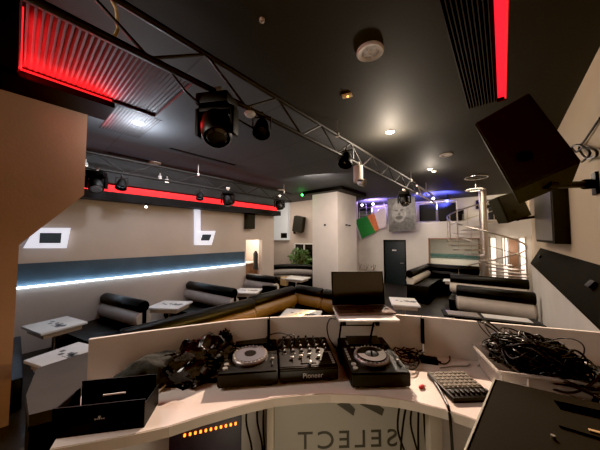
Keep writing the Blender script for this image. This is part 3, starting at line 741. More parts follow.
# flag
def quad_part(b, q): return b.poly(q, (0, .012, 0))
Yf = 11.8
L0, L1 = at(355, 220, Y=Yf), at(362, 238.5, Y=Yf); m0, m1 = at(367, 216, Y=Yf), at(375.5, 232, Y=Yf); n0, n1 = at(374, 213, Y=Yf), at(379, 229, Y=Yf); r0, r1 = at(384.5, 207, Y=Yf), at(386.5, 227, Y=Yf)
t = thing('hanging_flag', 'green, orange and white flag hanging tilted from the gallery railing', 'flag', tuple(L1))
quad_part(B(), [L0, m0, m1, L1]).done('green_stripe', 'flag_green', t, world=True, smooth=0)
quad_part(B(), [m0, n0, n1, m1]).done('orange_stripe', 'flag_orange', t, world=True, smooth=0)
quad_part(B(), [n0, r0, r1, n1]).done('white_stripe', 'flag_white', t, world=True, smooth=0)
B().cyl(L0 + Vector((-.05, 0, .05)), L1 + Vector((-.05, 0, -.08)), .02, n=8).done('flag_pole', 'white', t, world=True)
B().cyl(m0, at(366, 203, Y=12.02), .006, n=6).cyl(r0, at(384, 203, Y=12.02), .006, n=6).done('cord', 'white', t, world=True)
# banner with a plain generic portrait
Yp = 11.5
q = [at(389, 232, Y=Yp), at(416, 229.5, Y=Yp), at(415, 196, Y=Yp), at(387, 199, Y=Yp)]
t = thing('portrait_banner', 'large grey banner with a blurred black-and-white face hanging at the gallery', 'banner', tuple(q[0]))
B().poly(q, (0, .02, 0)).done('cloth', 'p1', t, world=True, smooth=0)
def P2(u, v):  # u to the right, v up inside the banner
    return q[0].lerp(q[1], u).lerp(q[3].lerp(q[2], u), v) - Vector((0, .012, 0))
def ell(b, u, v, ru, rv, off, n=20): return b.poly([P2(u + ru * math.cos(2 * PI * k / n), v + rv * math.sin(2 * PI * k / n)) - Vector((0, off, 0)) for k in range(n)])
b = B(); b.poly([P2(.02, .03), P2(.98, .03), P2(.93, .30), P2(.66, .42), P2(.28, .36), P2(.05, .2)]); b.done('printed_shoulders', 'p2', t, world=True, smooth=0)
ell(B(), .42, .58, .27, .33, .004).done('printed_head', 'p3', t, world=True, smooth=0)
b = B(); ell(b, .33, .62, .07, .03, .008); ell(b, .53, .62, .07, .03, .008); ell(b, .42, .40, .14, .06, .008); ell(b, .43, .50, .04, .03, .009); b.done('printed_features', 'p2', t, world=True, smooth=0)
B().cyl(q[3], (q[3].x, q[3].y, CE), .01, n=6).cyl(q[2], (q[2].x, q[2].y, CE), .01, n=6).done('cord', 'steel', t, world=True)
# gallery furniture & lights
a = at(476, 209, Y=13.8); c = at(494, 199, Y=13.8)
tag(B().bb(a.x, c.x, 13.76, 13.89, max(a.z, 3.3), c.z, .01).done('wall_television', 'screen'), 'black television on the pale back wall of the gallery', 'television')
for k, (px, w_) in enumerate(((452, .9), (505, 1.1))):
    p = at(px, 214, Y=13.3)
    t = thing('gallery_sofa', ['low black sofa on the gallery left of the spiral stair pole', 'low black sofa on the gallery right of the spiral stair pole'][k], 'sofa', (p.x, 13.2, 2.98))
    B().bb(-w_ / 2, w_ / 2, -.35, .35, 0, .36, .04).done('seat', 'leather', t); B().bb(-w_ / 2, w_ / 2, .15, .36, .36, .62, .05).done('backrest', 'leather', t)
BL = []
for px, py, m, lb in ((447, 201, 'blue', 'deep blue effect lamp under the gallery ceiling'), (433, 190, 'bulb_soft', 'white effect lamp under the gallery ceiling, above the blue one'), (362, 203, 'bulb_soft', 'small lilac-white lamp above the flag, left of two'), (373, 204, 'bulb_soft', 'small lilac-white lamp above the flag, right of two')):
    p = at(px, py, Y=12.4)
    z = min(p.z, CE - .12)
    t = thing('effect_lamp', lb, 'effect light', (p.x, 12.4, z))
    B().cyl((0, 0, CE - z), (0, 0, .04), .03, n=10).done('housing', 'black', t); B().sphere((0, 0, 0), .07).done('lens', m, t)
    BL.append((p.x, 12.4, z))
# room behind interior window
t = thing('back_bar_shelf', 'long low bench with teal cushion seen through the interior window', 'bench', (-2.2, 14.6, 0))
B().bb(-1.6, 2.2, -.3, .3, 0, 1.2, .02).done('base', 'wall_white', t); B().bb(-1.6, 2.2, -.32, .1, 1.2, 1.42, .03).done('cushion', mat('teal_fabric', (.05, .12, .11), .7, noise_amt=.2), t)

# ================================================================== SPIRAL STAIR
sx_, sy_ = -.52, 10.75
SR = 1.12
t = thing('spiral_staircase', 'steel spiral staircase with thick central pole climbing to the gallery', 'staircase', (sx_, sy_, 0))
B().cyl((0, 0, 0), (0, 0, 4.02), .115, n=28).done('centre_pole', 'steel', t)
def zt_(deg): return 2.2 - 1.15 * (deg - 180) / 180.0
angs = [75 + 22.5 * k for k in range(21)]
rail = []; rail2 = []
for k, dg in enumerate(angs):
    z = zt_(dg)
    if z < .1: break
    a0, a1 = R(dg - 12), R(dg + 12)
    pts = [(.1 * math.cos(R(dg - 30)), .1 * math.sin(R(dg - 30))), (SR * math.cos(a0), SR * math.sin(a0)), (SR * math.cos(R(dg)) * 1.01, SR * math.sin(R(dg)) * 1.01), (SR * math.cos(a1), SR * math.sin(a1)), (.1 * math.cos(R(dg + 30)), .1 * math.sin(R(dg + 30)))]
    B().prism(pts, z - .035, z).done('tread', 'steel', t, smooth=0)
    c = (SR * .98 * math.cos(R(dg)), SR * .98 * math.sin(R(dg)))
    B().cyl((c[0], c[1], z - .03), (c[0], c[1], z + .88), .013, n=8).done('baluster', 'steel', t)
for k in range(90):
    dg = 75 + k * 4.6
    if zt_(dg) < .1: break
    rail.append((SR * .98 * math.cos(R(dg)), SR * .98 * math.sin(R(dg)), zt_(dg) + .89)); rail2.append((SR * .98 * math.cos(R(dg)), SR * .98 * math.sin(R(dg)), zt_(dg) + .45))
B().tube(rail, .026, 10).done('handrail', 'steel', t); B().tube(rail2, .011, 8).done('mid_rail', 'steel', t)
# chrome hanging rings above the stair
for k, (px, py, rx_) in enumerate(((476, 177.5, .30), (475, 190, .25))):
    p = at(px, py, Y=9.3)
    t = thing('hanging_chrome_ring', ['upper flat chrome ring hanging above the stair pole', 'lower flat chrome ring hanging above the stair pole'][k], 'ceiling fitting', (p.x, p.y, p.z))
    B().ring((0, 0, 0), (0, 0, 1), rx_, .017).done('ring_tube', 'chrome', t)
    B().cyl((0, rx_, 0), (0, rx_, CE - p.z), .01, n=8).cyl((-rx_, 0, 0), (rx_, 0, 0), .008, n=6).done('stem', 'chrome', t)

# ================================================================== RIGHT SIDE: SPEAKERS, SCREEN
def pa_speaker(label, quad, dist, depth, taper, wall_pt, cab='speaker', shift=(.07, -.02, -.10)):
    r_ = [ray(*c) for c in quad]
    A = Matrix(((-r_[1].x, r_[2].x, -r_[3].x), (-r_[1].y, r_[2].y, -r_[3].y), (-r_[1].z, r_[2].z, -r_[3].z)))
    s = A.inverted() @ (-r_[0]); ts = [1, s.x, s.y, s.z]
    pts = [r_[k] * ts[k] for k in range(4)]; c = sum(pts, Vector()) / 4
    k = dist / c.dot(FW); pts = [CAM + p * k for p in pts]; c = sum(pts, Vector()) / 4
    n = (pts[1] - pts[0]).cross(pts[3] - pts[0]).normalized()
    if n.dot(c - CAM) < 0: n = -n            # points away from the viewer, into the box
    back = [c + (p - c) * taper + n * depth + Vector(shift) for p in pts]
    t = thing('pa_loudspeaker', label, 'loudspeaker', tuple(c))
    b = B(); f = [b.bm.verts.new(p) for p in pts]; g = [b.bm.verts.new(p) for p in back]
    b.bm.faces.new(f); b.bm.faces.new(g[::-1])
    for i in range(4): b.bm.faces.new([f[i], g[i], g[(i + 1) % 4], f[(i + 1) % 4]])
    bmesh.ops.bevel(b.bm, geom=list(b.bm.edges), offset=.012, segments=2, affect='EDGES')
    b.done('cabinet', cab, t, world=True)
    ins = [c + (p - c) * .94 - n * .008 for p in pts]
    b = B(); b.poly(ins, n * .01); b.done('grille', 'grille', t, world=True)
    lg = c + (pts[0] - c) * .30 + (pts[1] - c) * .1 - n * .012
    u = (pts[1] - pts[0]).normalized()
    B().cyl(lg, lg - n * .004, .055, n=24).done('round_badge', 'black', t, world=True)
    mid = (pts[1] + back[0] + back[1] + pts[0]) / 4
    w = Vector(wall_pt)
    B().cyl(w, mid + (w - mid) * .15, .035, n=14).cyl(mid + (w - mid) * .15, mid + Vector((0, 0, .02)), .05, n=14).cyl(w, w + (mid - w) * .12, .055, n=16).done('wall_bracket', 'black', t, world=True)
    B().box((XR - .015, w.y, w.z), (.026, .16, .24), bevel=.004).done('wall_plate', 'black', t, world=True)
    return c
big = pa_speaker('large black PA loudspeaker angled down from the ceiling corner at right', [(513, 191), (582, 161), (529, 92), (474, 123)], 2.45, .32, .86, (XR - .05, 4.05, 2.88))
pa_speaker('smaller black PA loudspeaker farther back, left of the large wall screen', [(509, 223), (532, 215), (520, 190), (497, 197)], 6.2, .3, .9, (XR - .05, 8.9, 2.85), shift=(0, 0, 0))
# cable by the big speaker
pts = [at(600, 118, X=XR - .02), at(597, 122, X=XR - .02), at(585, 140, X=XR - .03), at(579, 148, X=XR - .04), at(586, 158, X=XR - .05), at(596, 156, X=XR - .05), at(595, 150, X=XR - .05), at(583, 148, X=XR - .06), at(576, 152, X=XR - .06), at(572, 147, X=XR - .06), at(580, 145, X=XR - .05), at(590, 153, X=XR - .06), at(582, 162, X=XR - .05)]
def smooth_path(pts, k=6):
    pts = [Vector(p) for p in pts]; out = []
    P_ = [pts[0]] + pts + [pts[-1]]
    for i in range(1, len(P_) - 2):
        for j in range(k):
            t_ = j / k; a, b_, c, d = P_[i - 1:i + 3]
            out.append(.5 * ((2 * b_) + (c - a) * t_ + (2 * a - 5 * b_ + 4 * c - d) * t_ ** 2 + (3 * b_ - a - 3 * c + d) * t_ ** 3))
    out.append(pts[-1]); return out
tag(B().tube(smooth_path(pts), .012, 8).done('speaker_cable', 'cable'), 'black cable coiled on the wall beside the large PA loudspeaker', 'cable')
# large wall screen seen edge on
t = thing('large_wall_screen', 'large dark wall screen seen edge-on beyond the big loudspeaker', 'screen', (.7, 6.6, 2.2))
B().bb(.62, XR - .004, 5.5, 8.2, 2.19, 3.75, .01).done('housing', 'curtain', t, world=True)
B().bb(.605, .62, 5.56, 8.15, 2.24, 3.7).done('screen_face', 'tvface', t, world=True, smooth=0)
for px, py, lb, in ((592, 283, 'small black box on the sloping ledge nearest the camera'), (540, 255, 'small black box on the sloping ledge farthest along')):
    p = at(px, py, X=.69)
    tag(B().box((.69, p.y, ZE + (ZW - ZE) * .5 + .03), (.08, .16, .05), rot=Matrix.Rotation(-R(56), 4, 'Y'), bevel=.006).done('ledge_box', 'black'), lb, 'box')

# ================================================================== DJ BOOTH
DZ = 1.5
near = [(-1.335, .115), (-1.30, .165), (-1.19, .32), (-1.109, .45), (-1.06, .569), (-.985, .72), (-.90, .865), (-.80, .98), (-.70, 1.075), (-.56, 1.18), (-.42, 1.26), (-.33, 1.295), (-.24, 1.32), (-.139, 1.335), (-.03, 1.335), (-.03, .78), (.56, .78)]
rear = [(.56, 2.26), (.407, 2.185), (.26, 2.125), (.122, 2.064), (-.03, 2.0), (-.198, 1.931), (-.33, 1.88), (-.439, 1.831), (-.574, 1.765), (-.72, 1.635), (-.886, 1.48), (-1.05, 1.32), (-1.228, 1.137), (-1.38, .93), (-1.511, .68), (-1.62, .47), (-1.713, .271)]
booth = thing('dj_booth', 'white curved DJ booth desk with low upright panels around its far side', 'dj booth', (-.8, 1.2, .5))
b = B(); b.prism(near + rear, DZ - .038, DZ); b.done('desktop', 'desk', booth, world=True, smooth=0)
b = B()
for a, c in zip(near[:-3], near[1:-2]):
    n = Vector((c[1] - a[1], -(c[0] - a[0]), 0)).normalized() * .006
    b.poly([(a[0] + n.x, a[1] + n.y, DZ - .043), (c[0] + n.x, c[1] + n.y, DZ - .043), (c[0] + n.x, c[1] + n.y, DZ - .002), (a[0] + n.x, a[1] + n.y, DZ - .002)], -n * .9)
b.done('edge_band', 'deskedge', booth, world=True)
def upstand(pts, name='upright_panel'):
    b = B(); th = .018
    for a, c in zip(pts[:-1], pts[1:]):
        n = Vector((-(c[1] - a[1]), c[0] - a[0], 0)).normalized() * th
        if n.y < 0: n = -n
        b.poly([(a[0], a[1], .52), (c[0], c[1], .52), (c[0], c[1], 1.75), (a[0], a[1], 1.75)], n)
    b.done(name, 'panel', booth, world=True)
rr = rear[::-1]      # from left to right
rr = [Vector((p[0], p[1], 0)) for p in rr]
rr = [p + Vector((-math.sin(YAW), math.cos(YAW), 0)) * .004 for p in rr]
upstand([tuple(p)[:2] for p in rr[0:4]] + [tuple(rr[3].lerp(rr[4], .97))[:2]])
upstand([tuple(rr[4])[:2]] + [tuple(p)[:2] for p in rr[5:9]] + [tuple(rr[8].lerp(rr[9], .95))[:2]])
upstand([tuple(rr[9])[:2]] + [tuple(p)[:2] for p in rr[10:]])
for p in (rr[4], rr[9]):
    B().box((p.x, p.y - .012, 1.66), (.016, .02, .17), rz=YAW).done('panel_clip', 'black', booth, world=True)
# banner panel below the desk, lettered toward the room
A_, C_ = (-1.16, 1.055), (-.40, 1.75)
pn = Vector((-(C_[1] - A_[1]), C_[0] - A_[0], 0)).normalized()
e = Vector((C_[0] - A_[0], C_[1] - A_[1], 0)).normalized()
q0 = Vector((A_[0], A_[1], 0)) - e * .0; q1 = Vector((C_[0], C_[1], 0)) + e * .08
B().poly([(q0.x, q0.y, .51), (q1.x, q1.y, .51), (q1.x, q1.y, 1.44), (q0.x, q0.y, 1.44)], pn * .008).done('lettered_panel', 'banner', booth, world=True, smooth=0)
pbot = at_wall(300, 449, A_, C_); ptop = at_wall(300, 431, A_, C_); pr_ = at_wall(299, 440, A_, C_); pl_ = at_wall(398, 440, A_, C_)
def letters(txt, start, height, width):
    cu = bpy.data.curves.new('lettering', 'FONT'); cu.body = txt; cu.size = height * 1.38; cu.extrude = .008; cu.space_character = 1.25
    o = bpy.data.objects.new('lettering', cu); COL.objects.link(o); bpy.context.view_layer.update()
    w = o.dimensions.x; o.scale = (width / w, 1, 1)
    return o
# SELECT reads correctly from the dance floor: its S is at the viewer's right
o = letters('SELECT', None, (ptop - pbot).length, (pl_ - pr_).length)
o.parent = booth
ang = math.atan2(-e.y, -e.x)
pos = at_wall(398, 446, A_, C_) + pn * .004
o.location = pos - booth.location; o.location.z = pbot.z - .5
o.rotation_euler = (PI / 2, 0, ang)
o.data.materials.append(M['letters']); to_mesh(o)
# two slanted leaf-shaped strokes above the lettering
b = B()
for cx_, sc2 in ((346, .75), (372, 1.0)):
    c0 = at_wall(cx_ - 12 * sc2, 404, A_, C_); c1 = at_wall(cx_ + 10 * sc2, 415.5, A_, C_); c2 = at_wall(cx_ + 12 * sc2, 409, A_, C_); c3 = at_wall(cx_ + 2, 402, A_, C_)
    b.poly([c0 - pn * .004, c1 - pn * .004, c2 - pn * .004, c3 - pn * .004], pn * .016)
b.done('leaf_emblem', 'letters', booth, world=True, smooth=0)
for px, py, w_ in ((271, 402, .035), (433, 410, .06)):
    p = at(px, py, Z=1.44)
    B().box((p.x, p.y, (1.44 + .5) / 2), (w_, .05, .94), rz=YAW, bevel=.004).done('post', 'post', booth, world=True)

# ------------------------------------------------------------------ decks
def deck(label, loc, rz, platter, group):
    """media player: x 0..0.32 (left to right), y 0..0.40 (front to back)"""
    t = thing('media_player', label, 'dj deck', loc, rz, group)
    W, D = .315, .395
    b = B(); b.poly([(0, 0, .012), (0, 0, .086), (0, .27, .098), (0, .30, .102), (0, D, .112), (0, D, .012)], (W, 0, 0)); 
    bmesh.ops.bevel(b.bm, geom=list(b.bm.edges), offset=.006, segments=2, affect='EDGES'); b.done('body', 'deck', t)
    for x in (.04, W - .04):
        for y in (.04, D - .04): B().cyl((x, y, 0), (x, y, .014), .018, n=12).done('foot', 'knob', t)
    sl = .012 / .27
    cz = .091 + .0
    jc = (W * .50, .155, .094)
    ax = (0, -sl, 1)
    B().lathe([(0, 0), (.103, 0), (.103, .010), (.098, .016), (.086, .016), (0, .014)], jc, ax, 48).done('jog_ring', 'jogring', t)
    b = B()
    for k in range(26):
        a = 2 * PI * k / 26; b.sphere((jc[0] + .0945 * math.cos(a), jc[1] + .0945 * math.sin(a), jc[2] + .016 + .0945 * math.sin(a) * sl), .0055, n=8)
    b.done('jog_dimple', 'button', t)
    j = B().lathe([(0, .012), (.084, .0165), (.084, .0185), (.034, .0195), (0, .0195)], jc, ax, 48).done('jog_platter', 'jog' if platter == 'jog' else 'deck', t)
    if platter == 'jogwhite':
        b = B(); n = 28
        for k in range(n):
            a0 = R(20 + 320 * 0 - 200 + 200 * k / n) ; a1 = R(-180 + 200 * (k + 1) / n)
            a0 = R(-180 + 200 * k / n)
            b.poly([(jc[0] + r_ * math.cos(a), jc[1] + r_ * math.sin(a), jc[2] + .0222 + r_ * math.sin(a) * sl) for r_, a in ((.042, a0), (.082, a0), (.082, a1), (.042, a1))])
        b.done('pale_crescent', 'jogwhite', j, smooth=0)  # pale slip pattern on the front half of the platter
    B().lathe([(0, .0195), (.034, .0195), (.034, .021), (0, .0212)], jc, ax, 32).done('jog_display', 'screen', j)
    # display
    s = B(); s.poly([(W * .17, .288, .102), (W * .86, .288, .102), (W * .86, .382, .120), (W * .17, .382, .120)], (0, 0, .006)); s.done('display', 'screen', t, smooth=0)
    # buttons left: play, cue, small rows; tempo slider right
    for y in (.045, .085): B().cyl((.033, y, .086), (.033, y, .095), .0135, n=18).done('play_button' if y < .06 else 'cue_button', 'button', t)
    b = B()
    for k in range(5): b.box((.022 + .0, .135 + k * .028, .094 + k * .0012), (.014, .014, .006))
    for k in range(4): b.cyl((.05 + k * .0, .30 + k * .02, .104), (.05, .30 + k * .02, .108), .006, n=8)
    for k in range(6): b.box((.07 + k * .03, .268, .0995), (.018, .008, .004))
    b.done('button_row', 'button', t)
    B().box((W - .028, .11, .094), (.007, .13, .004)).done('tempo_slot', 'knob', t)
    B().box((W - .028, .10, .101), (.02, .012, .013), bevel=.003).done('tempo_slider', 'button', t)
    B().cyl((W - .03, .27, .1), (W - .03, .27, .117), .011, n=14).done('browse_knob', 'knob', t)
    return t
deck('black media player with grey platter at the left of the mixer', (-1.157, .702, DZ), R(47.5), 'jog', 'pair of media players')
deck('black media player with half pale-patterned platter under the laptop stand', (-.628, 1.160, DZ), R(42), 'jogwhite', 'pair of media players')
# mixer
t = thing('dj_mixer', 'black four-channel DJ mixer lettered Pioneer between the two players', 'dj mixer', (-.943, .945, DZ), R(46.5))
W, D = .325, .40
b = B(); b.poly([(0, 0, .012), (0, 0, .078), (0, .012, .09), (0, D, .112), (0, D, .012)], (W, 0, 0)); bmesh.ops.bevel(b.bm, geom=list(b.bm.edges), offset=.005, segments=2, affect='EDGES'); b.done('body', 'deck', t)
for x in (.03, W - .03):
    for y in (.04, D - .04): B().cyl((x, y, 0), (x, y, .014), .018, n=12).done('foot', 'knob', t)
zz = lambda y: .0895 + .022 * y / D
for k in range(6):
    x = .035 + k * .051
    for j in range(5):
        y = .16 + j * .047
        r_ = .0105 if j else .012
        kn = B().lathe([(r_ * 1.1, 0), (r_, .012), (r_ * .8, .016), (0, .017)], (x, y, zz(y)), (0, 0, 1), 14).done('knob', 'knob', t)
        B().box((x, y + r_ * .5, zz(y) + .0175), (.0025, r_ * .9, .0015)).done('pointer', 'white', kn)
for k in range(4):
    x = .075 + k * .051
    B().box((x, .09, zz(.09) + .001), (.006, .075, .003)).done('fader_slot', 'screen', t)
    B().box((x, .085 + .012 * (k % 3), zz(.1) + .009), (.02, .012, .014), bevel=.002).done('fader', 'button', t)
B().box((W / 2, .035, zz(.035) + .001), (.09, .006, .003)).done('crossfader_slot', 'screen', t)
B().box((W / 2 + .01, .035, zz(.035) + .009), (.012, .022, .014), bevel=.002).done('crossfader', 'button', t)
for k in range(6): B().box((.035 + k * .051, .145, zz(.145) + .002), (.022, .008, .003)).done('button', 'button', t)
for k in range(7): B().box((W - .02, .03 + k * .018, zz(.03 + k * .018) + .002), (.014, .009, .003)).done('button', 'button', t)
def small_text(txt, parent, loc, rot, size, m='logo'):
    cu = bpy.data.curves.new('brand_lettering', 'FONT'); cu.body = txt; cu.size = size; cu.extrude = .0006; cu.align_x = 'CENTER'
    o = bpy.data.objects.new('brand_lettering', cu); COL.objects.link(o); o.parent = parent; o.location = loc; o.rotation_euler = rot; cu.materials.append(M[m]); return to_mesh(o)
small_text('Pioneer', t, (W * .56, -.0015, .034), (PI / 2, 0, 0), .036)
# ------------------------------------------------------------------ laptop & stand
zp = 1.79
c0, c1, c2, c3 = at(338.5, 320.5, Z=zp), at(399.5, 320.5, Z=zp), at(388, 304, Z=zp), at(338, 306, Z=zp)
e_ = (c1 - c0).normalized(); Wd = (c1 - c0).length; n_ = Vector((-e_.y, e_.x, 0)); ang = math.atan2(e_.y, e_.x)
t = thing('laptop_stand', 'white-topped folding laptop stand with thin black legs behind the right player', 'laptop stand', tuple(c0), ang)
B().box((Wd / 2, .125, .0), (Wd, .27, .012), bevel=.003).done('plate', 'white', t)
lx = [.02, .175]
for x in (.022, .225):
    B().tube([(x, .02, -.006), (x, .11, -.15), (x, .20, -.278), (x, .05, -.282)], .006, 8).done('leg', 'black', t)
    B().box((x + .01, -.005, -.016), (.022, .03, .022), bevel=.003).done('clip', 'black', t)
    B().sphere((x, .045, -.045), .0085).done('joint', 'black', t)
B().cyl((.022, .045, -.045), (.225, .045, -.045), .004, n=8).done('crossbar', 'black', t)
l0, l1 = at(338.5, 316, Z=zp + .008), at(390, 315, Z=zp + .008); lr = at(338, 305, Z=zp + .008)
e2 = (l1 - l0).normalized(); LW = (l1 - l0).length * 1.13; la = math.atan2(e2.y, e2.x)
t = thing('laptop', 'open laptop with a black screen standing on the white stand', 'laptop', tuple(l0), la)
LD = .19
B().box((LW / 2, LD / 2, .008), (LW, LD, .014), bevel=.004).done('base', 'laptop', t)
B().box((LW / 2, LD * .64, .0157), (LW * .9, LD * .5, .002)).done('keyboard', 'keys', t)
B().box((LW / 2, LD * .2, .0157), (LW * .3, LD * .26, .0015)).done('touchpad', 'keys', t)
hy = LD - .004; sh = .235
rot = Matrix.Rotation(R(-8), 4, 'X')
lid = B().box((LW / 2, hy + math.sin(R(8)) * sh / 2 + .004, .014 + sh / 2), (LW * 1.02, .008, sh), rot=rot, bevel=.003).done('lid', 'black', t)
B().box((LW / 2, hy + math.sin(R(8)) * sh / 2 - .0005, .016 + sh / 2), (LW * .97, .0015, sh * .94), rot=rot).done('screen', 'screen', lid)
pts = [at(336, 319, Z=1.80), at(330, 319, Z=1.8), at(327, 327, Z=1.72), at(329, 338, Z=1.62), at(335, 347, Z=1.56), at(339, 349, Z=1.54)]
tag(B().tube(smooth_path(pts), .004, 8).done('laptop_cable', 'cable'), 'black cable curling down from the left side of the laptop', 'cable')
# cables behind mixer
for k, (lb, P_) in enumerate((('thin black cable arching over the left player behind the mixer', [(263, 350, 1.56), (262, 345, 1.60), (268, 336, 1.66), (280, 333, 1.68), (291, 337, 1.66), (287, 346, 1.62), (278, 351, 1.59)]),
                              ('second thin black cable looping behind the mixer', [(273, 351, 1.58), (281, 343, 1.63), (288, 335, 1.67), (294, 336, 1.67), (294, 346, 1.61)]))):
    tag(B().tube(smooth_path([at(a, b_, Z=z) for a, b_, z in P_]), .0035, 7).done('mixer_cable', 'cable'), lb, 'cable')
p = at(254, 346, Z=1.515)
t = thing('cardboard_sleeve', 'small brown cardboard sleeve lying behind the left player', 'box', (p.x - .03, p.y + .03, 1.5), R(45))
B().box((0, 0, .045), (.13, .05, .09), bevel=.004).done('sleeve', 'cardboard', t); B().box((0, -.026, .05), (.08, .002, .02)).done('label_patch', 'paper', t)

# ------------------------------------------------------------------ left end of the booth
# black open carton
c0, c1 = Vector((-1.385, .128, DZ)), Vector((-1.183, .373, DZ))
e_ = (c1 - c0).normalized(); ang = math.atan2(e_.y, e_.x); W = .335; D = .15; H = .115
t = thing('black_carton', 'open black carton with a small silver emblem on its front at the booth left end', 'box', tuple(c0 + e_ * -.01), ang)
B().box((W / 2, .004, H / 2), (W, .006, H)).done('front_flap', 'carton', t, smooth=0)
B().box((W / 2, D, H * .60), (W * .93, .006, H * 1.2)).done('back_flap', 'carton', t, smooth=0)
B().box((.003, D / 2, H / 2), (.006, D, H * .9)).done('side_wall', 'carton', t, smooth=0)
B().box((W - .003, D / 2, H * .4), (.006, D, H * .8)).done('side_wall', 'carton', t, smooth=0)
B().box((W / 2, D / 2, .004), (W, D, .006)).done('bottom', 'carton', t, smooth=0)
B().box((W * .53, D * .55, H * .9), (W * .26, .004, .006), rz=.05).done('white_insert', 'paper', t)
b = B(); b.cyl((W * .5, 0, H * .56), (W * .5, -.001, H * .56), .006, n=5)
for k in range(5): b.box((W * .5 + (k - 2) * .008, 0, H * .5), (.004, .002, .004))
b.done('emblem', 'logo', t)
# charcoal equipment case beyond the desk end
zc = 1.43
pts = [at(29, 415, Z=zc), at(61, 407, Z=zc), at(83, 388, Z=zc), at(91, 374, Z=zc), at(91, 351, Z=zc), at(37, 368, Z=zc), at(26, 395, Z=zc)]
t = thing('charcoal_case', 'tall charcoal equipment case standing past the left end of the booth', 'case', (sum(p.x for p in pts) / 7, sum(p.y for p in pts) / 7, .5))
B().prism([(p.x, p.y) for p in pts], zc - .06, zc).done('lid', 'darkgrey', t, world=True)
cc = sum(pts, Vector()) / 7
B().prism([tuple((cc + (p - cc) * .97))[:2] for p in pts], .502, zc - .061).done('case_body', 'matte', t, world=True)
B().prism([tuple((cc + (p - cc) * 1.012))[:2] for p in pts], zc - .075, zc - .063).done('rim', 'black', t, world=True)

def blob(name, m, c, r, sc3, rz, seed, amp, freq, crumple=False, flat=None, parent=None, sub=5):
    b = B(); rr_ = bmesh.ops.create_icosphere(b.bm, subdivisions=sub, radius=1.0)
    Rm = Matrix.Rotation(rz, 3, 'Z')
    for v in b.bm.verts:
        p = v.co.copy(); q_ = p * freq + Vector((seed, seed * .7, 0))
        if crumple:
            d = abs(noise.noise(q_)) * 1.5 + .7 * abs(noise.noise(q_ * 2.1)) + .16 * abs(noise.noise(q_ * 4.5))
            d = (.55 - d) * amp
        else: d = noise.fractal(q_, 1, 2, 3) * amp
        p = p * (1 + d)
        p = Vector((p.x * sc3[0], p.y * sc3[1], p.z * sc3[2]))
        if p.z < 0: p.z *= .12
        p = Rm @ p
        v.co = p + Vector(c)
    o = b.done(name, m, parent, world=parent is not None, smooth=(28 if crumple else 60))
    return o
# black fabric bag and shiny bin bag
t = thing('fabric_bag', 'soft black fabric bag slumped behind the black carton', 'bag', (-1.56, .52, DZ))
blob('bag_body', 'fabric', (-1.51, .54, DZ + .015), 1, (.19, .125, .13), R(60), 3.1, .22, 1.6, parent=t)
B().tube(smooth_path([(-1.56, .42, 1.56), (-1.53, .36, 1.54), (-1.47, .36, 1.52), (-1.42, .42, 1.512)]), .010, 8).done('strap', 'fabric', t, world=True)
t = thing('bin_bag', 'crumpled shiny black bin bag beside the left player', 'bag', (-1.38, .72, DZ))
blob('bag_body', 'binbag', (-1.375, .735, DZ + .012), 1, (.20, .13, .17), R(62), 9.3, .55, 1.25, crumple=True, parent=t)
blob('knotted_top', 'binbag', (-1.39, .895, DZ + .115), 1, (.045, .035, .075), R(40), 5.2, .8, 2.2, crumple=True, parent=t, sub=4)
p = at(106, 377, Z=1.505)
t = thing('adhesive_tape_roll', 'small cream tape roll lying behind the fabric bag', 'tape', (p.x, p.y, DZ))
B().lathe([(.028, 0), (.028, .018), (.018, .018), (.018, 0), (.028, 0)], n=24).done('tape', 'paper', t); B().lathe([(.018, 0), (.018, .018), (.016, .018), (.016, 0), (.018, 0)], n=24).done('core', 'cardboard', t)
p = at(155, 392, Z=1.5)
t = thing('folded_paper', 'folded brown paper slip at the right end of the black carton', 'paper', (p.x - .02, p.y - .0, DZ + .001), R(35))
B().poly([(-.04, -.02, 0), (.04, -.02, 0), (.05, .04, .03), (-.03, .04, .035)], (0, 0, .001)).done('slip', 'paper', t, smooth=0)
B().poly([(.04, -.02, .001), (.065, 0, .025), (.05, .04, .031)], (0, 0, .001)).done('folded_corner', 'cardboard', t, smooth=0)

# ------------------------------------------------------------------ right end of the booth
# midi controller
c = [at(430, 375, Z=1.53), at(471, 373, Z=1.53), at(487, 391, Z=1.53), at(448, 394, Z=1.53)]
cc = sum(c, Vector()) / 4
e_ = (c[1] - c[0] + c[2] - c[3]).normalized(); ang = math.atan2(e_.y, e_.x)
t = thing('midi_controller', 'flat grey pad controller with a row of black faders', 'controller', (cc.x, cc.y, DZ), ang - R(3))
W, D = .215, .225
B().box((0, 0, .014), (W, D, .024), bevel=.005).done('body', 'deck', t)
B().box((0, .035, .028), (W * .95, D * .64, .004)).done('top_plate', 'padgrey', t)
for i in range(8):
    x = -W * .42 + i * W * .12
    b = B()
    for j in range(5): b.box((x, -.022 + j * .028, .032), (W * .085, .018, .005), bevel=.001)
    b.done('pad_column', 'padgrey', t)
for i in range(8):
    x = -W * .42 + i * W * .12
    B().box((x, -.078, .031), (.012, .030, .016), bevel=.003).done('fader', 'knob', t)
# red lighter
p = at(421.5, 386.5, Z=1.51)
t = thing('red_lighter', 'small red lighter lying on the white desk near the right player', 'lighter', (p.x, p.y, DZ), R(-25))
B().box((0, 0, .009), (.013, .032, .016), bevel=.004).done('body', 'red', t); B().box((0, .020, .009), (.012, .010, .012), bevel=.002).done('cap', 'steel', t)
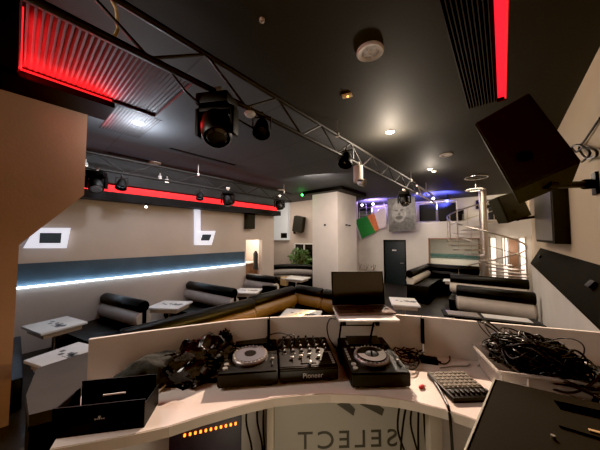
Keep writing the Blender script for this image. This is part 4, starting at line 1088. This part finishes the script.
# power adapter and loose cables
p = at(429, 361, Z=1.51)
t = thing('power_adapter', 'black power adapter among the loose cables right of the laptop', 'power adapter', (p.x, p.y, DZ), R(20))
B().box((0, 0, .017), (.10, .05, .032), bevel=.006).done('brick', 'black', t); B().cyl((.05, 0, .015), (.068, 0, .015), .007, .004, n=10).done('strain_relief', 'cable', t)
def wander(cx, cy, z0, rx_, ry_, n, zamp, seed, rot=0):
    rnd = random.Random(seed); pts = []; a = rnd.uniform(0, 6.28)
    for k in range(n):
        a += rnd.uniform(.6, 1.5) * (1 if seed % 2 else -1); rr = rnd.uniform(.35, 1)
        x, y = rx_ * rr * math.cos(a), ry_ * rr * math.sin(a)
        pts.append((cx + x * math.cos(rot) - y * math.sin(rot), cy + x * math.sin(rot) + y * math.cos(rot), z0 + abs(rnd.gauss(0, zamp))))
    return pts
LC = ([(392, 352), (396, 347), (404, 345), (412, 347), (418, 352), (412, 358), (402, 357), (396, 352), (404, 350), (414, 352), (424, 358)],
      [(393, 356), (400, 362), (408, 367), (415, 362), (410, 355), (402, 350), (408, 346), (418, 350), (424, 355)],
      [(397, 348), (406, 352), (410, 360), (406, 367), (414, 369), (419, 362), (416, 354), (422, 350)],
      [(400, 346), (410, 349), (420, 347), (424, 352), (416, 358), (405, 356), (400, 360), (406, 364), (416, 366)],
      [(395, 350), (402, 354), (412, 352), (420, 356), (414, 362), (404, 361), (399, 356), (408, 353), (418, 360)])
for k, P_ in enumerate(LC):
    tag(B().tube(smooth_path([at(a, b_, Z=1.512 + .02 * abs(math.sin(2.1 * q_ + k))) for q_, (a, b_) in enumerate(P_)], 7), .0042, 7).done('loose_cable', 'cable'), 'thin black cable in the loose tangle right of the laptop', 'cable', 'loose cables right of the laptop')
for k, P_ in enumerate(([(437, 362), (445, 364), (450, 359), (447, 353), (438, 351), (430, 353), (423, 352)], [(440, 368), (455, 366), (467, 366), (470, 364)], [(455, 355), (462, 349), (476, 351), (484, 360), (478, 366)])):
    lb = ['black cable looping out from the power adapter', 'grey cable lying in front of the power adapter', 'grey cable looping toward the plastic crate'][k]
    tag(B().tube(smooth_path([at(a, b_, Z=1.507) for a, b_ in P_]), .0035, 7).done('desk_cable', 'cable' if k == 0 else 'greycable'), lb, 'cable')
pts = [at(430, 374, Z=1.505), at(434, 381, Z=1.51), at(441, 392, Z=1.512), at(446, 402, Z=1.512), at(449, 410, Z=1.50), at(452, 424, Z=1.38), at(455, 440, Z=1.2), at(457, 455, Z=1.0), (-.21, 1.1, .51)]
pts[5:8] = [pts[4] + Vector((.012, -.03, -.10)), pts[4] + Vector((.02, -.04, -.35)), pts[4] + Vector((.03, -.04, -.7))]
tag(B().tube(smooth_path(pts), .0065, 8).done('hanging_cable', 'cable'), 'thick black cable running off the desk edge beside the pad controller', 'cable')
# plastic crate
cx, cy = .075, 1.80; ang = R(24)
t = thing('plastic_crate', 'translucent plastic crate holding the heap of black cables', 'crate', (cx, cy, DZ), ang)
def frustum_walls(b, w0, d0, w1, d1, h, th):
    def r(w, d, z): return [(-w / 2, -d / 2, z), (w / 2, -d / 2, z), (w / 2, d / 2, z), (-w / 2, d / 2, z)]
    rings = [r(w0, d0, 0), r(w1, d1, h), r(w1 - 2 * th, d1 - 2 * th, h), r(w0 - 2 * th, d0 - 2 * th, th)]
    V = [[b.bm.verts.new(p) for p in rg] for rg in rings]
    b.bm.faces.new(V[0])
    for i in range(3):
        for k in range(4): b.bm.faces.new([V[i][k], V[i][(k + 1) % 4], V[i + 1][(k + 1) % 4], V[i + 1][k]])
    b.bm.faces.new(V[3][::-1])
b = B(); frustum_walls(b, .33, .25, .385, .30, .13, .004); b.done('tub', 'plastic', t, smooth=0)
b = B()
W1, D1 = .39, .305
b.bb(-W1 / 2, W1 / 2, -D1 / 2 - .006, -D1 / 2 + .006, .122, .133).bb(-W1 / 2, W1 / 2, D1 / 2 - .006, D1 / 2 + .006, .122, .133).bb(-W1 / 2 - .006, -W1 / 2 + .006, -D1 / 2, D1 / 2, .122, .133).bb(W1 / 2 - .006, W1 / 2 + .006, -D1 / 2, D1 / 2, .122, .133)
b.done('rim', 'plastic', t, smooth=0)
b = B(); yy = -.132
for z in (.070, .126): b.bb(-.178, -.07, yy - .014, yy - .008, z - .003, z + .003)
for x in (-.178, -.07): b.bb(x - .003, x + .003, yy - .014, yy - .008, .070, .126)
b.done('label_frame', 'white', t, smooth=0)
# cable heap
for k in range(44):
    rnd = random.Random(100 + k); pts = []
    a = rnd.uniform(0, 6.28); hx, hy = cx + rnd.uniform(-.06, .13), cy + rnd.uniform(-.03, .06)
    for j in range(15):
        a += rnd.uniform(.7, 1.3) * (1 if k % 2 else -1)
        rr = rnd.uniform(.5, 1.0); x = hx + .16 * rr * math.cos(a); y = hy + .115 * rr * math.sin(a)
        d = math.hypot((x - cx - .04) / .26, (y - cy) / .2)
        top = 1.64 + .14 * max(0, 1 - d * d * .8)
        z = rnd.uniform(1.60 if k > 16 else 1.56, top)
        x = min(x, .50)
        pts.append((x, y, z))
    if k % 5 == 0: pts.append((cx + .24, cy - .16 + .03 * k / 5, 1.60)); pts.append((.36, cy - .12, 1.53))
    tag(B().tube(smooth_path(pts, 6), .0034 if k % 3 else .0052, 6).done('coiled_cable', 'cable'), 'black cable in the tangled heap filling the plastic crate', 'cable', 'cables heaped in the plastic crate')
for k in range(16):
    rnd = random.Random(700 + k); a = rnd.uniform(0, 6.28); hx, hy = cx + rnd.uniform(-.12, .16), cy + rnd.uniform(-.05, .06)
    rx2, ry2 = rnd.uniform(.05, .10), rnd.uniform(.04, .09); zz0 = 1.70 + rnd.uniform(-.03, .03); tz = rnd.uniform(.03, .085)
    pts = [(hx + rx2 * (1 + .02 * j) * math.cos(a + .55 * j), hy + ry2 * math.sin(a + .55 * j), zz0 + tz * math.sin(a * 2 + .55 * j)) for j in range(20)]
    tag(B().tube(smooth_path(pts, 4), .003, 6).done('coiled_cable', 'cable'), 'thin black cable looping up out of the heap in the crate', 'cable', 'loops standing out of the crate heap')
for k in range(5):
    rnd = random.Random(300 + k); x0 = .33 + .02 * k; y0 = 1.72 + .04 * k
    pts = [(x0 - .05 + .05 * math.cos(j * 1.1 + k), y0 + .09 * math.sin(j * 1.1 + k), 1.51 + .012 * j + .01 * rnd.random()) for j in range(14)]
    tag(B().tube(smooth_path(pts, 5), .0065, 6).done('coiled_cable', 'cable'), 'black cable coil spilling beside the right end of the crate', 'cable', 'cable coils at the right of the crate')
# foreground equipment case
zc = 1.65
f0, f1, f2 = at(495, 378, Z=zc), at(465, 450, Z=zc), at(600, 402, Z=zc)
e_ = (f2 - f0).normalized(); ang = math.atan2(e_.y, e_.x)
t = thing('equipment_case', 'brown-grey metal equipment case with slots filling the lower right corner', 'case', (f0.x, f0.y, DZ), ang)
inv = world_matrix(t).inverted()
loc = [inv @ v for v in (f0, at(469, 440, Z=zc))]
s0 = loc[1].x / loc[1].y
W, D = .46, .62
poly = [(0, 0), (W, 0), (W, -D), (-D * s0 * -1 if False else s0 * -D, -D)]
B().prism(poly, .004, .145).done('case_body', 'case', t, smooth=0)
B().poly([(-.003, 0, .145), (.003, .002, .145), (s0 * -D + .003, -D, .145), (s0 * -D - .003, -D, .145)][:4], (0, 0, .005)).done('edge_trim', 'casedge', t, smooth=0)
def onlid(x, y): return inv @ at(x, y, Z=zc)
def strip(a, b_, th, name, m, z=.1465, h=.003):
    A = onlid(*a); C = onlid(*b_); d = (C - A); n = Vector((-d.y, d.x, 0)).normalized() * th
    B().poly([(A.x, A.y, z), (C.x, C.y, z), (C.x - n.x, C.y - n.y, z), (A.x - n.x, A.y - n.y, z)], (0, 0, h)).done(name, m, t, smooth=0)
strip((554, 400), (612, 413), .048, 'slot', 'recess')
strip((559, 425), (612, 441), .006, 'slot', 'recess')
strip((588, 428), (610, 434), .010, 'painted_glint', 'cardboard', z=.147)  # golden glint by the thin slot, painted as a strip
A = onlid(553, 437); B().cyl((A.x, A.y, .145), (A.x, A.y, .156), .006, n=12).done('latch_stud', 'steel', t)
for x in (.06, W - .06):
    for y in (-.06, -D + .06): B().cyl((x, y, 0), (x, y, .006), .015, n=10).done('foot', 'knob', t)

# ------------------------------------------------------------------ under the desk
c0, c1 = at(182, 436, Z=1.30), at(238, 423, Z=1.30)
e_ = (c1 - c0).normalized(); ang = math.atan2(e_.y, e_.x); W = (c1 - c0).length
t = thing('power_strip_rack', 'dark rack unit under the desk with a row of eleven orange lights', 'rack unit', (c0.x, c0.y, .5), ang)
B().bb(-.06, W + .02, .004, .26, .002, .86, .008).done('rack_body', mat('rack_purple', (.02, .012, .028), .5, noise_amt=.3), t)
for k in range(11):
    x = W * (k + .5) / 11
    B().box((x, .0, .80), (.011, .008, .013), bevel=.003).done('indicator_light', 'led_orange', t)
for k in range(8):
    rnd = random.Random(400 + k)
    grp = k < 3
    px = [243, 252, 259, 403, 410, 417, 422, 427][k]
    p = at(px, 412, Z=1.40) + Vector((-.06, .09, 0)) if grp else at(px, 412, Z=1.42) + Vector((-.03, .06, 0))
    pts = [(p.x, p.y, 1.44)]
    for j in range(1, 7): pts.append((p.x + rnd.uniform(-.03, .03), p.y + rnd.uniform(-.03, .03), 1.44 - j * .155))
    pts[-1] = (pts[-1][0], pts[-1][1], .51)
    tag(B().tube(smooth_path(pts, 5), .0055, 7).done('dangling_cable', 'cable'), 'black cable dangling under the desk left of the lettered panel' if grp else 'black cable dangling under the desk at the right end of the lettering', 'cable', 'cables dangling under the desk, left' if grp else 'cables dangling under the desk, right')

# ================================================================== LIGHTS
W_ = (1, .86, .70); C_l = (.78, .86, 1)
light('spot_left', 'POINT', (-4.59, 1.25, 3.92), 52, C_l, .05)
light('spot_mid', 'POINT', (-1.5, 4.3, 3.85), 72, (1, .84, .68), .05)
light('spot_far', 'POINT', (-1.5, 7.4, 3.85), 34, (1, .86, .72), .05)
light('booth_key', 'SPOT', (-1.7, 3.3, 3.7), 560, (1, .76, .60), .03, target=(-.75, 1.35, 1.5), spot=85, blend=.7)
light('warm_fill_near_left', 'AREA', (-1.8, -2.2, 3.4), 11, (1, .62, .38), 1.2, target=(-4.7, -.6, 2.2))
light('warm_right', 'POINT', (.1, 3.0, 2.2), 3, (1, .76, .5), .3)
light('booth_fill', 'AREA', (-2.4, -.9, 3.3), 26, (1, .92, .86), .7, target=(-.9, 1.3, 1.5))
light('under_desk_fill', 'POINT', (-.35, .5, 1.05), 6, (1, .88, .68), .15)  # added fill to brighten the lettered panel, no fixture here
light('left_wash', 'AREA', (-5.4, 2.6, 4.12), 30, (.92, .9, 1), 3.0, target=(-5.9, 2.6, 0), sy=1.0)
light('mid_wash', 'AREA', (-3.2, 6.5, 4.1), 60, (1, .86, .74), 2.5, target=(-3.6, 6.6, 0))
light('far_left_wash', 'AREA', (-8.0, 8.0, 4.1), 70, (1, .9, .8), 1.6, target=(-8.0, 9.0, .5))
light('right_sofas', 'AREA', (-.4, 8.6, 4.1), 55, (1, .84, .66), 1.6, target=(-.4, 8.3, 0))
light('pillar_wash', 'AREA', (-4.2, 5.6, 3.9), 40, (1, .88, .8), .8, target=(-5.3, 8.4, 1.6))
light('far_wall_wash', 'AREA', (-3.2, 10.6, 4.1), 45, (1, .86, .74), 2.0, target=(-3.2, 12, 1.8))
light('gallery_wash', 'AREA', (.0, 13.0, 4.12), 40, (1, .84, .62), 1.8, target=(0, 13.4, 3))
light('under_gallery', 'AREA', (-2.0, 13.6, 2.28), 45, (1, .9, .74), 2.0, target=(-1.8, 14.0, 0))
light('entrance', 'POINT', (.2, 11.9, 1.9), 8, (1, .88, .78), .2)
light('bar_light', 'POINT', (-8.3, 6.1, 2.4), 75, (1, .88, .76), .2)
light('gallery_blue', 'SPOT', (BL[0][0], 11.6, 3.6), 800, (.10, .12, 1), .06, target=(BL[0][0] - .2, 11.9, 4.2), spot=130, blend=.6)
light('gallery_violet', 'SPOT', (-5.0, 11.6, 3.7), 420, (.40, .28, 1), .06, target=(-5.0, 11.9, 4.2), spot=140, blend=.6)
light('gallery_white', 'POINT', (BL[1][0], 12.0, 4.0), 8, (1, .8, .8), .06)
light('green_glow', 'POINT', gl, 1.2, (.05, 1, .12), .03)
light('red_recess', 'AREA', (HA[0] + .03, .38, CE - .035), 13, (1, .015, .02), .85, target=(-3.6, .38, CE + .06), sy=.03)
light('red_recess_end', 'AREA', (-3.6, HA[2] + .03, CE - .025), 5, (1, .015, .02), 1.0, target=(-3.6, .6, CE + .08), sy=.03)
light('red_recess_far', 'AREA', (-4.85, .87, CE - .05), 1.0, (1, .02, .03), .6, target=(-4.85, 1.2, CE), sy=.03)
light('red_recess_right', 'AREA', (.09, 2.6, CE - .02), .35, (1, .02, .04), 3.2, target=(-.3, 2.6, CE), sy=.02)
light('wall_band_glow', 'AREA', (XL + .075, .7, 1.315), 26, (.55, .78, 1), 9.6, target=(XL + .02, .7, 1.5), sy=.03)
light('gold_glow', 'AREA', (-3.1, 2.9, .75), 26, (1, .60, .18), 3.2, target=(-4.3, 2.9, .55), sy=.12)
w = bpy.data.worlds.new('room_air'); sc.world = w; w.use_nodes = True
w.node_tree.nodes['Background'].inputs[0].default_value = (.5, .45, .42, 1); w.node_tree.nodes['Background'].inputs[1].default_value = .1
sc.view_settings.view_transform = 'Standard'
sc.view_settings.exposure = 0.0
sc.view_settings.use_curve_mapping = True
cm = sc.view_settings.curve_mapping
cm.black_level = (.0045, .0045, .005); cm.white_level = (.90, .92, .96); cm.update()
sc.cycles.use_denoising = True
